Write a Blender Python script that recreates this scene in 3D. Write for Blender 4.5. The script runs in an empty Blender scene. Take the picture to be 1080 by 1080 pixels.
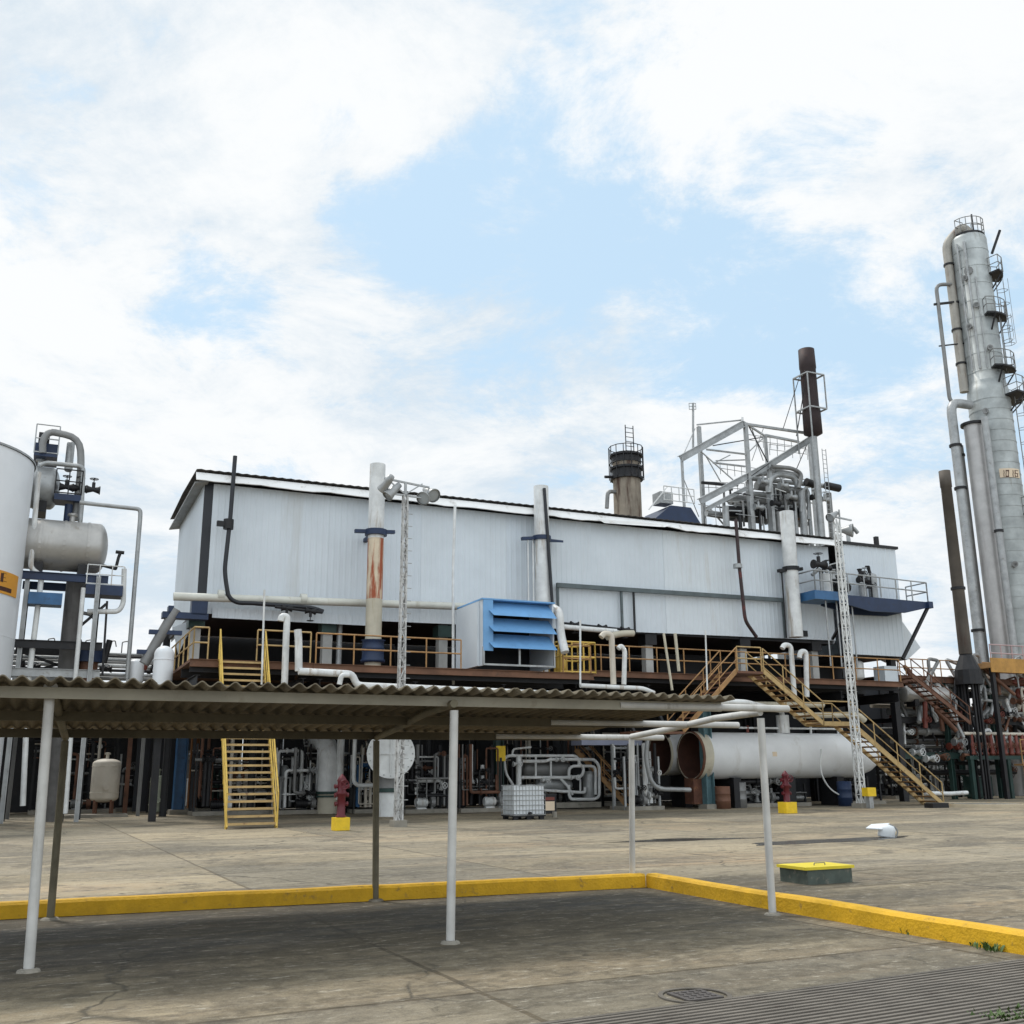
import bpy, math, random
from mathutils import Vector, Matrix
random.seed(7)
R = math.radians
scene = bpy.context.scene
COL = scene.collection
# ------------------------------------------------------------ camera
CAMH = 1.6; FP = 1080.0; TH = math.atan((815-540)/FP)
cam = bpy.data.objects.new('camera', bpy.data.cameras.new('camera'))
cam.data.sensor_width = 36; cam.data.lens = 36; cam.data.clip_start = .1; cam.data.clip_end = 3000
ROLL = .008; cam.location = (0, 0, CAMH); cam.rotation_euler = (Matrix.Rotation(math.pi/2+TH, 3, 'X') @ Matrix.Rotation(-ROLL, 3, 'Z')).to_euler()
COL.objects.link(cam); scene.camera = cam

def ray(u, v):
    x = (u-540)/FP; y = (540-v)/FP; x, y = x*math.cos(ROLL)+y*math.sin(ROLL), -x*math.sin(ROLL)+y*math.cos(ROLL)
    return Vector((x, math.cos(TH)-y*math.sin(TH), math.sin(TH)+y*math.cos(TH)))
# ------------------------------------------------------------ world
SUN_EL, SUN_AZ = R(60), R(-48)      # azimuth from +Y towards +X
sun_dir = Vector((math.sin(SUN_AZ)*math.cos(SUN_EL), math.cos(SUN_AZ)*math.cos(SUN_EL), math.sin(SUN_EL)))
w = bpy.data.worlds.new('World'); scene.world = w; w.use_nodes = True
nt = w.node_tree; nt.nodes.clear()
def N(tree, kind, **kw):
    n = tree.nodes.new(kind)
    for k, v in kw.items():
        if k.startswith('i_'):
            n.inputs[k[2:].replace('_', ' ')].default_value = v
        else: setattr(n, k, v)
    return n
def build_world():
    L = nt.links.new
    out = N(nt, 'ShaderNodeOutputWorld'); bg = N(nt, 'ShaderNodeBackground'); bg.inputs[1].default_value = .095
    L(bg.outputs[0], out.inputs[0])
    sky = N(nt, 'ShaderNodeTexSky', sky_type='NISHITA', sun_disc=False)
    sky.sun_elevation = SUN_EL; sky.sun_rotation = SUN_AZ; sky.air_density = 1.0; sky.dust_density = 2.0
    tc = N(nt, 'ShaderNodeTexCoord')
    sep = N(nt, 'ShaderNodeSeparateXYZ'); L(tc.outputs['Generated'], sep.inputs[0])
    def M(op, a, b=None, c=None, clamp=False):
        m = N(nt, 'ShaderNodeMath', operation=op, use_clamp=clamp)
        for i, x in enumerate((a, b, c)):
            if x is None: continue
            if isinstance(x, (int, float)): m.inputs[i].default_value = x
            else: L(x, m.inputs[i])
        return m.outputs[0]
    # flat cloud layer coordinates
    z = M('MAXIMUM', sep.outputs[2], 0.0); z = M('ADD', z, .22)
    cx = M('DIVIDE', sep.outputs[0], z); cy = M('DIVIDE', sep.outputs[1], z)
    cmb = N(nt, 'ShaderNodeCombineXYZ'); L(cx, cmb.inputs[0]); L(cy, cmb.inputs[1])
    def noise(scale, det, rough, dist=0.0, off=0.0):
        n = N(nt, 'ShaderNodeTexNoise', noise_dimensions='3D')
        mp = N(nt, 'ShaderNodeVectorMath', operation='ADD'); mp.inputs[1].default_value = (off, off*.7, off)
        L(cmb.outputs[0], mp.inputs[0]); L(mp.outputs[0], n.inputs['Vector'])
        n.inputs['Scale'].default_value = scale; n.inputs['Detail'].default_value = det
        n.inputs['Roughness'].default_value = rough; n.inputs['Distortion'].default_value = dist
        return n.outputs[0]
    n1 = noise(1.5, 12, .66, .5, 3.1); n2 = noise(3.6, 12, .7, .3, 9.0); n3 = noise(1.3, 10, .66, .4, 21.0)
    # openings in the cloud: directions with their angular radius
    wn = N(nt, 'ShaderNodeTexNoise'); wn.inputs['Scale'].default_value = 2.2; wn.inputs['Detail'].default_value = 7; wn.inputs['Roughness'].default_value = .6; L(cmb.outputs[0], wn.inputs['Vector'])
    wc = N(nt, 'ShaderNodeVectorMath', operation='SUBTRACT'); wc.inputs[1].default_value = (.5, .5, .5); L(wn.outputs['Color'], wc.inputs[0])
    wm = N(nt, 'ShaderNodeVectorMath', operation='MULTIPLY_ADD'); wm.inputs[1].default_value = (.2, .2, .2); L(wc.outputs[0], wm.inputs[0]); L(tc.outputs['Generated'], wm.inputs[2])
    wd = N(nt, 'ShaderNodeVectorMath', operation='NORMALIZE'); L(wm.outputs[0], wd.inputs[0])
    def hole(u, v, deg, amt):
        d = ray(u, v).normalized()
        vm = N(nt, 'ShaderNodeVectorMath', operation='DOT_PRODUCT'); vm.inputs[1].default_value = d
        L(wd.outputs[0], vm.inputs[0])
        mr = N(nt, 'ShaderNodeMapRange', interpolation_type='SMOOTHSTEP')
        mr.inputs[1].default_value = math.cos(R(deg)); mr.inputs[2].default_value = 1.0
        mr.inputs[3].default_value = 0; mr.inputs[4].default_value = amt
        L(vm.outputs['Value'], mr.inputs[0]); return mr.outputs[0]
    hs = [hole(470, 225, 7.5, 1.0), hole(580, 170, 8, .9), hole(620, 260, 8, .95), hole(740, 310, 8, .85), hole(540, 120, 5, .6), hole(850, 340, 7, .8),
          hole(945, 390, 6, .85), hole(800, 250, 6, .4), hole(395, 215, 4, .9), hole(520, 275, 4, .8), hole(900, 440, 4, .6), hole(240, 330, 4, .5), hole(700, 60, 5, .45), hole(170, 60, 4, .4), hole(880, 120, 5, .4), hole(560, 400, 5, .4),
          hole(325, 105, 2.2, .7), hole(90, 165, 4.5, .6), hole(10, 230, 3.5, .5), hole(1060, 250, 5, .6), hole(960, 470, 5, .5), hole(350, 155, 2, .5), hole(640, 30, 5, .25), hole(1150, 420, 9, .8), hole(210, 370, 3, .35)]
    acc = hs[0]
    for h in hs[1:]: acc = M('MAXIMUM', acc, h)
    m = M('MULTIPLY', M('SUBTRACT', n1, .47), 2.4); m = M('ADD', m, M('MULTIPLY', M('SUBTRACT', n2, .5), 3.6))
    blue = M('SUBTRACT', acc, m)
    mr = N(nt, 'ShaderNodeMapRange', interpolation_type='SMOOTHSTEP')
    mr.inputs[1].default_value = .05; mr.inputs[2].default_value = .95; mr.inputs[3].default_value = 0; mr.inputs[4].default_value = 1
    L(blue, mr.inputs[0])
    # clouds: white with pale blue-grey bellies
    sh = N(nt, 'ShaderNodeMapRange', interpolation_type='SMOOTHSTEP')
    sh.inputs[1].default_value = .42; sh.inputs[2].default_value = .6; sh.inputs[3].default_value = 0; sh.inputs[4].default_value = 1
    mixn = M('ADD', M('MULTIPLY', n3, .6), M('MULTIPLY', n2, .4)); L(mixn, sh.inputs[0])
    cl = N(nt, 'ShaderNodeMix', data_type='RGBA'); cl.inputs[6].default_value = (6.9, 7.9, 8.8, 1); cl.inputs[7].default_value = (9.7, 9.9, 10.0, 1)
    L(sh.outputs[0], cl.inputs[0])
    hz = N(nt, 'ShaderNodeMix', data_type='RGBA'); hz.inputs[0].default_value = .78; hz.inputs[7].default_value = (6.6, 8.9, 10.9, 1)
    L(sky.outputs[0], hz.inputs[6])
    fin = N(nt, 'ShaderNodeMix', data_type='RGBA'); L(mr.outputs[0], fin.inputs[0]); L(cl.outputs[2], fin.inputs[6]); L(hz.outputs[2], fin.inputs[7])
    # sky boost added behind the viewer, out of view, to brighten the hall front
    br = N(nt, 'ShaderNodeMapRange', interpolation_type='SMOOTHSTEP'); br.inputs[1].default_value = .25; br.inputs[2].default_value = -.6; br.inputs[3].default_value = 1.0; br.inputs[4].default_value = 1.6; L(sep.outputs[1], br.inputs[0])
    vs = N(nt, 'ShaderNodeVectorMath', operation='SCALE'); L(fin.outputs[2], vs.inputs[0]); L(br.outputs[0], vs.inputs['Scale'])
    L(vs.outputs[0], bg.inputs[0])
build_world()
sun = bpy.data.objects.new('sun', bpy.data.lights.new('sun', 'SUN')); COL.objects.link(sun)
sun.data.energy = 2.3; sun.data.angle = R(10); sun.data.color = (1, .96, .9)
sun.rotation_euler = (-sun_dir).to_track_quat('-Z', 'Y').to_euler(); sun.location = (0, 0, 60)
scene.view_settings.view_transform = 'Standard'; scene.view_settings.look = 'None'
scene.view_settings.exposure = 0.08; scene.view_settings.gamma = 1.0
scene.cycles.max_bounces = 5; scene.cycles.diffuse_bounces = 3

# ------------------------------------------------------------ pixel to world helpers (1080 px frame of the survey photo)
def unp(r, n, d):   # ray hits plane n.x = d
    c = Vector((0, 0, CAMH)); t = (d-c.dot(n))/r.dot(n); return c+r*t
def G(u, v, z=0): return unp(ray(u, v), Vector((0, 0, 1)), z)
def PY(u, v, D): return unp(ray(u, v), Vector((0, 1, 0)), D)
AZ = R(24.5); E1 = Vector((math.cos(AZ), math.sin(AZ), 0)); E2 = Vector((-math.sin(AZ), math.cos(AZ), 0))
O = PY(207, 645, 40.0); O.z = 0
def S(a, b, z=0): return O+E1*a+E2*b+Vector((0, 0, z))
def pb(u, v, b): return unp(ray(u, v), E2, O.dot(E2)+b)
def pa(u, v, a): return unp(ray(u, v), E1, O.dot(E1)+a)
def ab(p): d = p-O; return d.dot(E1), d.dot(E2), p.z
_d = G(815, 965)-G(30, 1025); CZ = math.atan2(_d.y, _d.x); C1 = Vector((math.cos(CZ), math.sin(CZ), 0)); C2 = Vector((-math.sin(CZ), math.cos(CZ), 0))
UP = Vector((0, 0, 1))

# ------------------------------------------------------------ mesh builder
class MB:
    def __init__(s): s.v = []; s.f = []; s.s = []
    def add(s, vs, fs, sm=False):
        o = len(s.v); s.v += [Vector(x) for x in vs]
        for i, f in enumerate(fs):
            s.f.append(tuple(o+k for k in f)); s.s.append(sm if isinstance(sm, bool) else sm[i])
        return s
    def obox(s, c, ax, ay, az):    # half-axis vectors
        c = Vector(c); vs = []
        for k in (-1, 1):
            for x, y in ((-1, -1), (1, -1), (1, 1), (-1, 1)): vs.append(c+ax*x+ay*y+az*k)
        fs = [(3, 2, 1, 0), (4, 5, 6, 7), (0, 1, 5, 4), (1, 2, 6, 5), (2, 3, 7, 6), (3, 0, 4, 7)]
        return s.add(vs, fs)
    def box(s, c, sx, sy, sz, e1=E1):   # centre; size along e1, its perpendicular, z
        e2 = Vector((-e1.y, e1.x, 0)); return s.obox(c, e1*sx/2, e2*sy/2, UP*sz/2)
    def sbox(s, a0, a1, b0, b1, z0, z1): return s.box(S((a0+a1)/2, (b0+b1)/2, (z0+z1)/2), abs(a1-a0), abs(b1-b0), abs(z1-z0))
    def beam(s, p, q, w, h=None, up=UP):
        p = Vector(p); q = Vector(q); d = q-p; L = d.length
        if L < 1e-6: return s
        d /= L; h = h or w
        x = d.cross(up)
        if x.length < 1e-3: x = d.cross(Vector((0, 1, 0)))
        x.normalize(); y = x.cross(d)
        return s.obox((p+q)/2, d*L/2, x*w/2, y*h/2)
    def ibeam(s, p, q, w, h, t=.02, up=UP):
        p = Vector(p); q = Vector(q); d = (q-p).normalized(); x = d.cross(up)
        if x.length < 1e-3: x = d.cross(Vector((0, 1, 0)))
        x.normalize(); y = x.cross(d); o = y*(h/2-t/2)
        s.beam(p+o, q+o, w, t, up); s.beam(p-o, q-o, w, t, up); s.beam(p, q, t, h-2*t, up); return s
    def cyl(s, p, q, r0, r1=None, seg=16, caps=True):
        p = Vector(p); q = Vector(q); r1 = r0 if r1 is None else r1
        d = (q-p).normalized(); x = d.orthogonal().normalized(); y = d.cross(x)
        A = []; B = []
        for i in range(seg):
            t = 2*math.pi*i/seg; o = x*math.cos(t)+y*math.sin(t); A.append(p+o*r0); B.append(q+o*r1)
        s.add(A+B, [(i, (i+1) % seg, seg+(i+1) % seg, seg+i) for i in range(seg)], True)
        if caps: s.add(A, [tuple(range(seg))[::-1]]); s.add(B, [tuple(range(seg))])
        return s
    def tube(s, pts, r, seg=10, bend=None, caps=True):
        pts = [Vector(p) for p in pts]; bend = r*2.2 if bend is None else bend
        path = [pts[0]]
        for i in range(1, len(pts)-1):
            a, b, c = pts[i-1], pts[i], pts[i+1]
            u = (a-b); v = (c-b); lu, lv = u.length, v.length
            if lu < 1e-5 or lv < 1e-5: continue
            u /= lu; v /= lv; k = min(bend, lu*.48, lv*.48)
            if u.dot(v) < -.998: path.append(b); continue
            for j in range(5):
                t = j/4; path.append((b+u*k)*(1-t)**2+b*2*t*(1-t)+(b+v*k)*t*t)
        path.append(pts[-1]); n = len(path)
        d = (path[1]-path[0]).normalized(); x = d.orthogonal().normalized(); rings = []
        for i in range(n):
            if i == 0: dd = path[1]-path[0]
            elif i == n-1: dd = path[-1]-path[-2]
            else: dd = (path[i+1]-path[i]).normalized()+(path[i]-path[i-1]).normalized()
            dd.normalize(); x = (x-dd*x.dot(dd)).normalized(); y = dd.cross(x)
            rings.append([path[i]+(x*math.cos(2*math.pi*k/seg)+y*math.sin(2*math.pi*k/seg))*r for k in range(seg)])
        vs = [p for rr in rings for p in rr]
        fs = [(i*seg+k, i*seg+(k+1) % seg, (i+1)*seg+(k+1) % seg, (i+1)*seg+k) for i in range(n-1) for k in range(seg)]
        s.add(vs, fs, True)
        if caps: s.add(rings[0], [tuple(range(seg))[::-1]]); s.add(rings[-1], [tuple(range(seg))])
        return s
    def lathe(s, prof, base=(0, 0, 0), axis=UP, seg=24, sm=True):  # prof: (radius, height)
        base = Vector(base); d = Vector(axis).normalized(); x = d.orthogonal().normalized(); y = d.cross(x); vs = []
        for r, h in prof:
            for k in range(seg):
                t = 2*math.pi*k/seg; vs.append(base+d*h+(x*math.cos(t)+y*math.sin(t))*max(r, 1e-4))
        fs = [(i*seg+k, i*seg+(k+1) % seg, (i+1)*seg+(k+1) % seg, (i+1)*seg+k) for i in range(len(prof)-1) for k in range(seg)]
        # split sharply turning rings into flat shading by face slope
        s.add(vs, fs, sm)
        return s
    def quad(s, a, b, c, d): return s.add([a, b, c, d], [(0, 1, 2, 3)])
    def slab(s, pts, n, t):     # extruded polygon
        n = Vector(n).normalized()*t; k = len(pts); pts = [Vector(p) for p in pts]
        return s.add(pts+[p+n for p in pts], [tuple(range(k))[::-1], tuple(range(k, 2*k))]+[(i, (i+1) % k, k+(i+1) % k, k+i) for i in range(k)])
    def build(s, name, mat, parent=None, loc=None):
        me = bpy.data.meshes.new(name)
        off = Vector(loc) if loc is not None else (world_loc(parent) if parent else (s.v[0]*0))
        me.from_pydata([v-off for v in s.v], [], s.f); me.polygons.foreach_set('use_smooth', s.s)
        me.materials.append(mat); me.update()
        ob = bpy.data.objects.new(name, me); COL.objects.link(ob)
        if parent: ob.parent = parent; ob.location = off-world_loc(parent)
        else: ob.location = off
        return ob
def world_loc(o):
    l = Vector((0, 0, 0))
    while o: l += o.location; o = o.parent
    return l
def tag(o, label, cat, group=None):
    o['label'] = label; o['category'] = cat
    if group: o['group'] = group
    return o
def thing(name, label, cat, loc, group=None):
    o = bpy.data.objects.new(name, None); COL.objects.link(o); o.location = loc; o.empty_display_size = .3
    return tag(o, label, cat, group)
def base_of(mb):
    n = len(mb.v); c = sum(mb.v, Vector())/n; c.z = min(v.z for v in mb.v); return c
def solo(name, mb, mat, label, cat, group=None): return tag(mb.build(name, mat, None, base_of(mb)), label, cat, group)
def struct(name, mb, mat, kind='structure'):
    o = mb.build(name, mat, None, base_of(mb)); o['kind'] = kind; return o
def copy_tree(o, loc, parent=None):
    c = o.copy(); COL.objects.link(c)
    if parent: c.parent = parent
    else: c.location = loc
    for ch in list(o.children): copy_tree(ch, None, c)
    return c

# ------------------------------------------------------------ materials
MATS = {}
def mat(name, col, rough=.6, metal=0.0, stain=None, amt=.0, vary=.12, scale=1.2, streak=False, bump=0.0, spec=.4, thr=.55):
    if name in MATS: return MATS[name]
    m = bpy.data.materials.new(name); m.use_nodes = True; t = m.node_tree; L = t.links.new
    b = t.nodes['Principled BSDF']; b.inputs['Roughness'].default_value = rough; b.inputs['Metallic'].default_value = metal
    b.inputs['Specular IOR Level'].default_value = spec
    g = N(t, 'ShaderNodeNewGeometry')
    n1 = N(t, 'ShaderNodeTexNoise'); n1.inputs['Scale'].default_value = scale; n1.inputs['Detail'].default_value = 6; n1.inputs['Roughness'].default_value = .62
    L(g.outputs['Position'], n1.inputs['Vector'])
    mr = N(t, 'ShaderNodeMapRange'); mr.inputs[1].default_value = .3; mr.inputs[2].default_value = .7; mr.inputs[3].default_value = 1-vary*1.4; mr.inputs[4].default_value = 1+vary*.6
    L(n1.outputs[0], mr.inputs[0])
    hv = N(t, 'ShaderNodeHueSaturation'); hv.inputs['Color'].default_value = (*col, 1); L(mr.outputs[0], hv.inputs['Value'])
    cur = hv.outputs[0]
    if stain:
        n2 = N(t, 'ShaderNodeTexNoise'); n2.inputs['Detail'].default_value = 8; n2.inputs['Roughness'].default_value = .68
        n2.inputs['Scale'].default_value = scale*2.1
        if streak:
            vm = N(t, 'ShaderNodeVectorMath', operation='MULTIPLY'); vm.inputs[1].default_value = (1, 1, .12); L(g.outputs['Position'], vm.inputs[0]); L(vm.outputs[0], n2.inputs['Vector'])
        else: L(g.outputs['Position'], n2.inputs['Vector'])
        r2 = N(t, 'ShaderNodeMapRange', interpolation_type='SMOOTHSTEP'); r2.inputs[1].default_value = thr; r2.inputs[2].default_value = thr+.17; r2.inputs[3].default_value = 0; r2.inputs[4].default_value = amt
        L(n2.outputs[0], r2.inputs[0])
        mx = N(t, 'ShaderNodeMix', data_type='RGBA'); mx.inputs[7].default_value = (*stain, 1); L(cur, mx.inputs[6]); L(r2.outputs[0], mx.inputs[0]); cur = mx.outputs[2]
    L(cur, b.inputs['Base Color'])
    if bump:
        bp = N(t, 'ShaderNodeBump'); bp.inputs['Strength'].default_value = bump; bp.inputs['Distance'].default_value = .02
        n3 = N(t, 'ShaderNodeTexNoise'); n3.inputs['Scale'].default_value = 28; n3.inputs['Detail'].default_value = 4; L(g.outputs['Position'], n3.inputs['Vector'])
        L(n3.outputs[0], bp.inputs['Height']); L(bp.outputs[0], b.inputs['Normal'])
    MATS[name] = m; return m
RUST = (.16, .055, .02)
m_sheet = mat('wall_sheet', (.6, .65, .69), .55, 0, (.48, .49, .48), .5, .06, .5, True)
m_sheet2 = mat('wall_sheet_faded', (.62, .665, .695), .6, 0, (.46, .42, .36), .4, .06, .6, True, 0, .4, .58)
m_fascia = mat('fascia_white', (.86, .86, .85), .5, 0, (.3, .27, .22), .6, .1, .6)
m_white = mat('white_paint', (.66, .67, .66), .45, 0, (.27, .2, .13), .7, .18, 1.6, True, 0, .4, .53)
m_clean = mat('white_coating', (.74, .76, .78), .4, 0, (.5, .5, .48), .5, .06, .5, True)
m_cream = mat('cream_paint', (.5, .46, .36), .55, 0, (.25, .18, .1), .6, .12, 1.5, True)
m_cream2 = mat('cream_tank_paint', (.55, .5, .42), .55, 0, (.3, .25, .2), .5, .12, 1.5, True)
m_drum = mat('drum_white', (.74, .75, .75), .5, 0, (.5, .48, .44), .6, .1, .7, True)
m_galv = mat('galvanised', (.36, .37, .37), .45, .35, (.17, .15, .12), .6, .2, 2.0)
m_grey = mat('grey_metal', (.22, .22, .215), .5, .2, (.1, .085, .07), .6, .2, 1.4, True)
m_tankgrey = mat('aluminium_cladding', (.42, .41, .39), .4, .5, (.2, .17, .13), .6, .15, 1.0, True)
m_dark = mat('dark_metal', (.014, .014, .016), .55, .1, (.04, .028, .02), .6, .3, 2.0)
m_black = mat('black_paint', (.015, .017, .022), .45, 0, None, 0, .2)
m_rust = mat('rusted_steel', (.07, .028, .018), .8, 0, (.05, .03, .025), .8, .3, 2.0, False, .3)
m_brown = mat('brown_steel', (.16, .075, .045), .7, 0, (.04, .03, .025), .7, .3, 1.5)
m_deck = mat('deck_brown', (.17, .085, .05), .75, 0, (.06, .04, .03), .7, .3, 1.2)
m_blue = mat('blue_paint', (.035, .12, .26), .45, 0, (.03, .035, .05), .6, .2, 1.5)
m_navy = mat('navy_paint', (.014, .03, .075), .5, 0, (.02, .02, .03), .6, .2, 1.5)
m_louv = mat('louvre_blue', (.16, .36, .63), .5, 0, (.1, .2, .36), .5, .12, 1.0)
m_yel = mat('stair_yellow', (.62, .42, .09), .55, 0, (.3, .12, .04), .7, .15, 2.5)
m_yel2 = mat('stair_ochre', (.46, .32, .14), .6, 0, (.14, .06, .035), .9, .2, 2.5)
m_railo = mat('rail_ochre', (.36, .2, .08), .65, 0, (.12, .06, .04), .7, .25, 2.5)
m_kerb = mat('kerb_yellow', (.7, .4, .015), .7, 0, (.2, .13, .06), .85, .16, 3.2, False, .5, .4, .57)
m_hydy = mat('hydrant_yellow', (.75, .5, .02), .6, 0, (.4, .3, .1), .5, .12, 4.0)
m_red = mat('red_paint', (.1, .008, .014), .45, 0, (.1, .02, .02), .5, .2, 3.0)
m_redm = mat('manifold_red', (.18, .045, .03), .5, 0, (.12, .04, .03), .5, .2, 3.0)
m_green = mat('green_steel', (.022, .052, .045), .55, 0, (.07, .06, .04), .6, .25, 2.0)
m_olive = mat('olive_tank', (.27, .29, .22), .6, 0, (.12, .12, .08), .5, .15, 2.0)
m_conc = mat('concrete_block', (.27, .25, .21), .85, 0, (.12, .11, .09), .7, .2, 2.0, False, .4)
m_cem = mat('cement_sheet', (.2, .17, .12), .9, 0, (.05, .042, .028), .85, .3, 1.6, False, .3)
m_cemtop = m_cem
m_post = mat('canopy_post_white', (.54, .53, .5), .5, 0, (.22, .2, .16), .6, .15, 3.0, True)
m_speck = None
m_postdirty = mat('canopy_post_mossy', (.17, .15, .1), .7, 0, (.08, .08, .04), .7, .25, 4.0, True)
m_purlin = mat('purlin_metal', (.3, .275, .21), .5, .1, (.2, .17, .12), .6, .15, 2.0)
m_header = mat('header_paint', (.58, .58, .52), .5, 0, (.3, .26, .18), .6, .12, 1.0, True)
m_purl2 = mat('purlin_mossy', (.13, .11, .07), .8, 0, (.05, .045, .03), .6, .25, 2.0)
m_trk = mat('track_steel', (.1, .125, .13), .6, 0, (.06, .05, .05), .6, .2, 2.0)
m_stackrust = mat('stack_rusted', (.62, .52, .38), .6, 0, (.3, .07, .025), 1.0, .15, 1.7, True, 0, .4, .42)
m_sign = mat('sign_orange', (.72, .33, .04), .5, 0, None, 0, .1)
m_signw = mat('sign_cream', (.68, .55, .4), .5, 0, None, 0, .08)
m_signtxt = mat('sign_lettering', (.07, .025, .015), .6)
m_glass = mat('lamp_glass', (.35, .38, .4), .15, .1, None, 0, .05)
m_leaf = mat('weed_leaf', (.06, .11, .02), .6, 0, (.12, .1, .03), .5, .3, 20)
m_ibc = mat('tote_plastic', (.66, .69, .71), .4, 0, (.5, .5, .48), .4, .05)
m_col_tower = mat('tower_cladding', (.4, .425, .42), .5, .2, (.2, .19, .15), .8, .25, .9, True)
m_pier = mat('pier_concrete', (.42, .42, .4), .8, 0, (.2, .18, .15), .6, .15, 1.5, True)
m_water = mat('wet_film', (.035, .032, .028), .25, 0, None, 0, .1)
# ------------------------------------------------------------ ground
def ground_material():
    m = bpy.data.materials.new('yard_concrete'); m.use_nodes = True; t = m.node_tree; L = t.links.new
    b = t.nodes['Principled BSDF']; b.inputs['Specular IOR Level'].default_value = .25
    g = N(t, 'ShaderNodeNewGeometry'); P = g.outputs['Position']
    def M(op, a, bb=None, clamp=False):
        n = N(t, 'ShaderNodeMath', operation=op, use_clamp=clamp)
        for i, x in enumerate((a, bb)):
            if x is None: continue
            if isinstance(x, (int, float)): n.inputs[i].default_value = x
            else: L(x, n.inputs[i])
        return n.outputs[0]
    def noise(sc, det=8, ro=.6, vec=None, dist=0.0, off=(0, 0, 0)):
        n = N(t, 'ShaderNodeTexNoise'); n.inputs['Scale'].default_value = sc; n.inputs['Detail'].default_value = det; n.inputs['Roughness'].default_value = ro; n.inputs['Distortion'].default_value = dist
        ad = N(t, 'ShaderNodeVectorMath', operation='ADD'); ad.inputs[1].default_value = off; L(vec or P, ad.inputs[0]); L(ad.outputs[0], n.inputs['Vector']); return n.outputs[0]
    def step(x, a, c, lo=0.0, hi=1.0):
        n = N(t, 'ShaderNodeMapRange', interpolation_type='SMOOTHSTEP')
        for i, k in enumerate((a, c, lo, hi)): n.inputs[i+1].default_value = k
        L(x, n.inputs[0]); return n.outputs[0]
    def mix(f, a, c, mode='MIX'):
        n = N(t, 'ShaderNodeMix', data_type='RGBA', blend_type=mode)
        if isinstance(f, (int, float)): n.inputs[0].default_value = f
        else: L(f, n.inputs[0])
        for i, x in ((6, a), (7, c)):
            if isinstance(x, tuple): n.inputs[i].default_value = (*x, 1)
            else: L(x, n.inputs[i])
        return n.outputs[2]
    # site-aligned coordinates
    rot = N(t, 'ShaderNodeVectorRotate', rotation_type='Z_AXIS'); rot.inputs['Angle'].default_value = -R(26); L(P, rot.inputs['Vector'])
    rv = rot.outputs[0]
    st = N(t, 'ShaderNodeVectorMath', operation='MULTIPLY'); st.inputs[1].default_value = (.35, 1, 1); L(rv, st.inputs[0])
    big = noise(.22, 5, .55, st.outputs[0]); med = noise(.75, 9, .68, st.outputs[0], .6); fine = noise(9, 9, .75); fin2 = noise(60, 4, .7)
    col = mix(step(big, .32, .68), (.17, .148, .105), (.385, .33, .235))
    col = mix(step(noise(.4, 7, .6, st.outputs[0], .4, (40, 3, 0)), .5, .7, 0, .6), col, (.38, .275, .17))
    col = mix(step(med, .5, .68, 0, .75), col, (.105, .088, .066))
    col = mix(step(noise(.12, 6, .65, st.outputs[0], .5, (9, 70, 0)), .52, .66, 0, .8), col, (.125, .115, .095))
    s2 = N(t, 'ShaderNodeVectorMath', operation='MULTIPLY'); s2.inputs[1].default_value = (.16, 1, 1); L(rv, s2.inputs[0])
    col = mix(step(noise(1.1, 10, .72, s2.outputs[0], .3, (11, 4, 0)), .53, .62, 0, .55), col, (.11, .095, .07))
    col = mix(step(noise(1.7, 10, .7, s2.outputs[0], .2, (31, 14, 0)), .56, .63, 0, .6), col, (.44, .38, .27))
    col = mix(step(noise(.33, 10, .7, None, .8, (61, 14, 0)), .54, .6, 0, .6), col, (.09, .078, .06))
    col = mix(step(fine, .42, .75, 0, .55), col, (.4, .36, .28))
    col = mix(step(noise(2.6, 11, .78, None, .5, (5, 5, 0)), .55, .64, 0, .85), col, (.07, .06, .045))
    # years of tyre and oil grime inside the kerbed bay and along its front
    sub0 = N(t, 'ShaderNodeVectorRotate', rotation_type='Z_AXIS'); sub0.inputs['Angle'].default_value = -CZ; sub0.inputs['Center'].default_value = (-4.01, 9.17, 0); L(P, sub0.inputs['Vector']); sp0 = N(t, 'ShaderNodeSeparateXYZ'); L(sub0.outputs[0], sp0.inputs[0])
    nearf = M('MULTIPLY', step(sp0.outputs[1], 13.0, 13.25, 1, 0), step(noise(1.6, 11, .75, st.outputs[0], .6, (8, 8, 8)), .34, .64, .1, .9))
    col = mix(nearf, col, mix(step(noise(4.5, 10, .75, None, .3, (6, 0, 0)), .4, .62), (.1, .085, .06), (.23, .2, .145)))
    # slab joints
    br = N(t, 'ShaderNodeTexBrick', offset=0.0, squash=1.0); br.inputs['Scale'].default_value = 1.0; br.inputs['Brick Width'].default_value = 4.6; br.inputs['Row Height'].default_value = 4.1
    br.inputs['Mortar Size'].default_value = .028; br.inputs['Mortar Smooth'].default_value = .1
    wob = N(t, 'ShaderNodeVectorMath', operation='ADD'); L(rv, wob.inputs[0])
    wn = N(t, 'ShaderNodeTexNoise'); wn.inputs['Scale'].default_value = 1.3; L(P, wn.inputs['Vector'])
    ws = N(t, 'ShaderNodeVectorMath', operation='MULTIPLY_ADD'); ws.inputs[1].default_value = (.05, .05, 0); ws.inputs[2].default_value = (1.15, .55, 0); L(wn.outputs['Color'], ws.inputs[0]); L(ws.outputs[0], wob.inputs[1]); L(wob.outputs[0], br.inputs['Vector'])
    br.inputs['Color1'].default_value = (.72, .73, .75, 1); br.inputs['Color2'].default_value = (1.18, 1.12, 1.02, 1); br.inputs['Mortar'].default_value = (.42, .38, .33, 1)
    col = mix(.85, col, br.outputs[0], 'MULTIPLY')
    # cracks
    vo = N(t, 'ShaderNodeTexVoronoi', feature='DISTANCE_TO_EDGE'); vo.inputs['Scale'].default_value = .2
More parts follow.
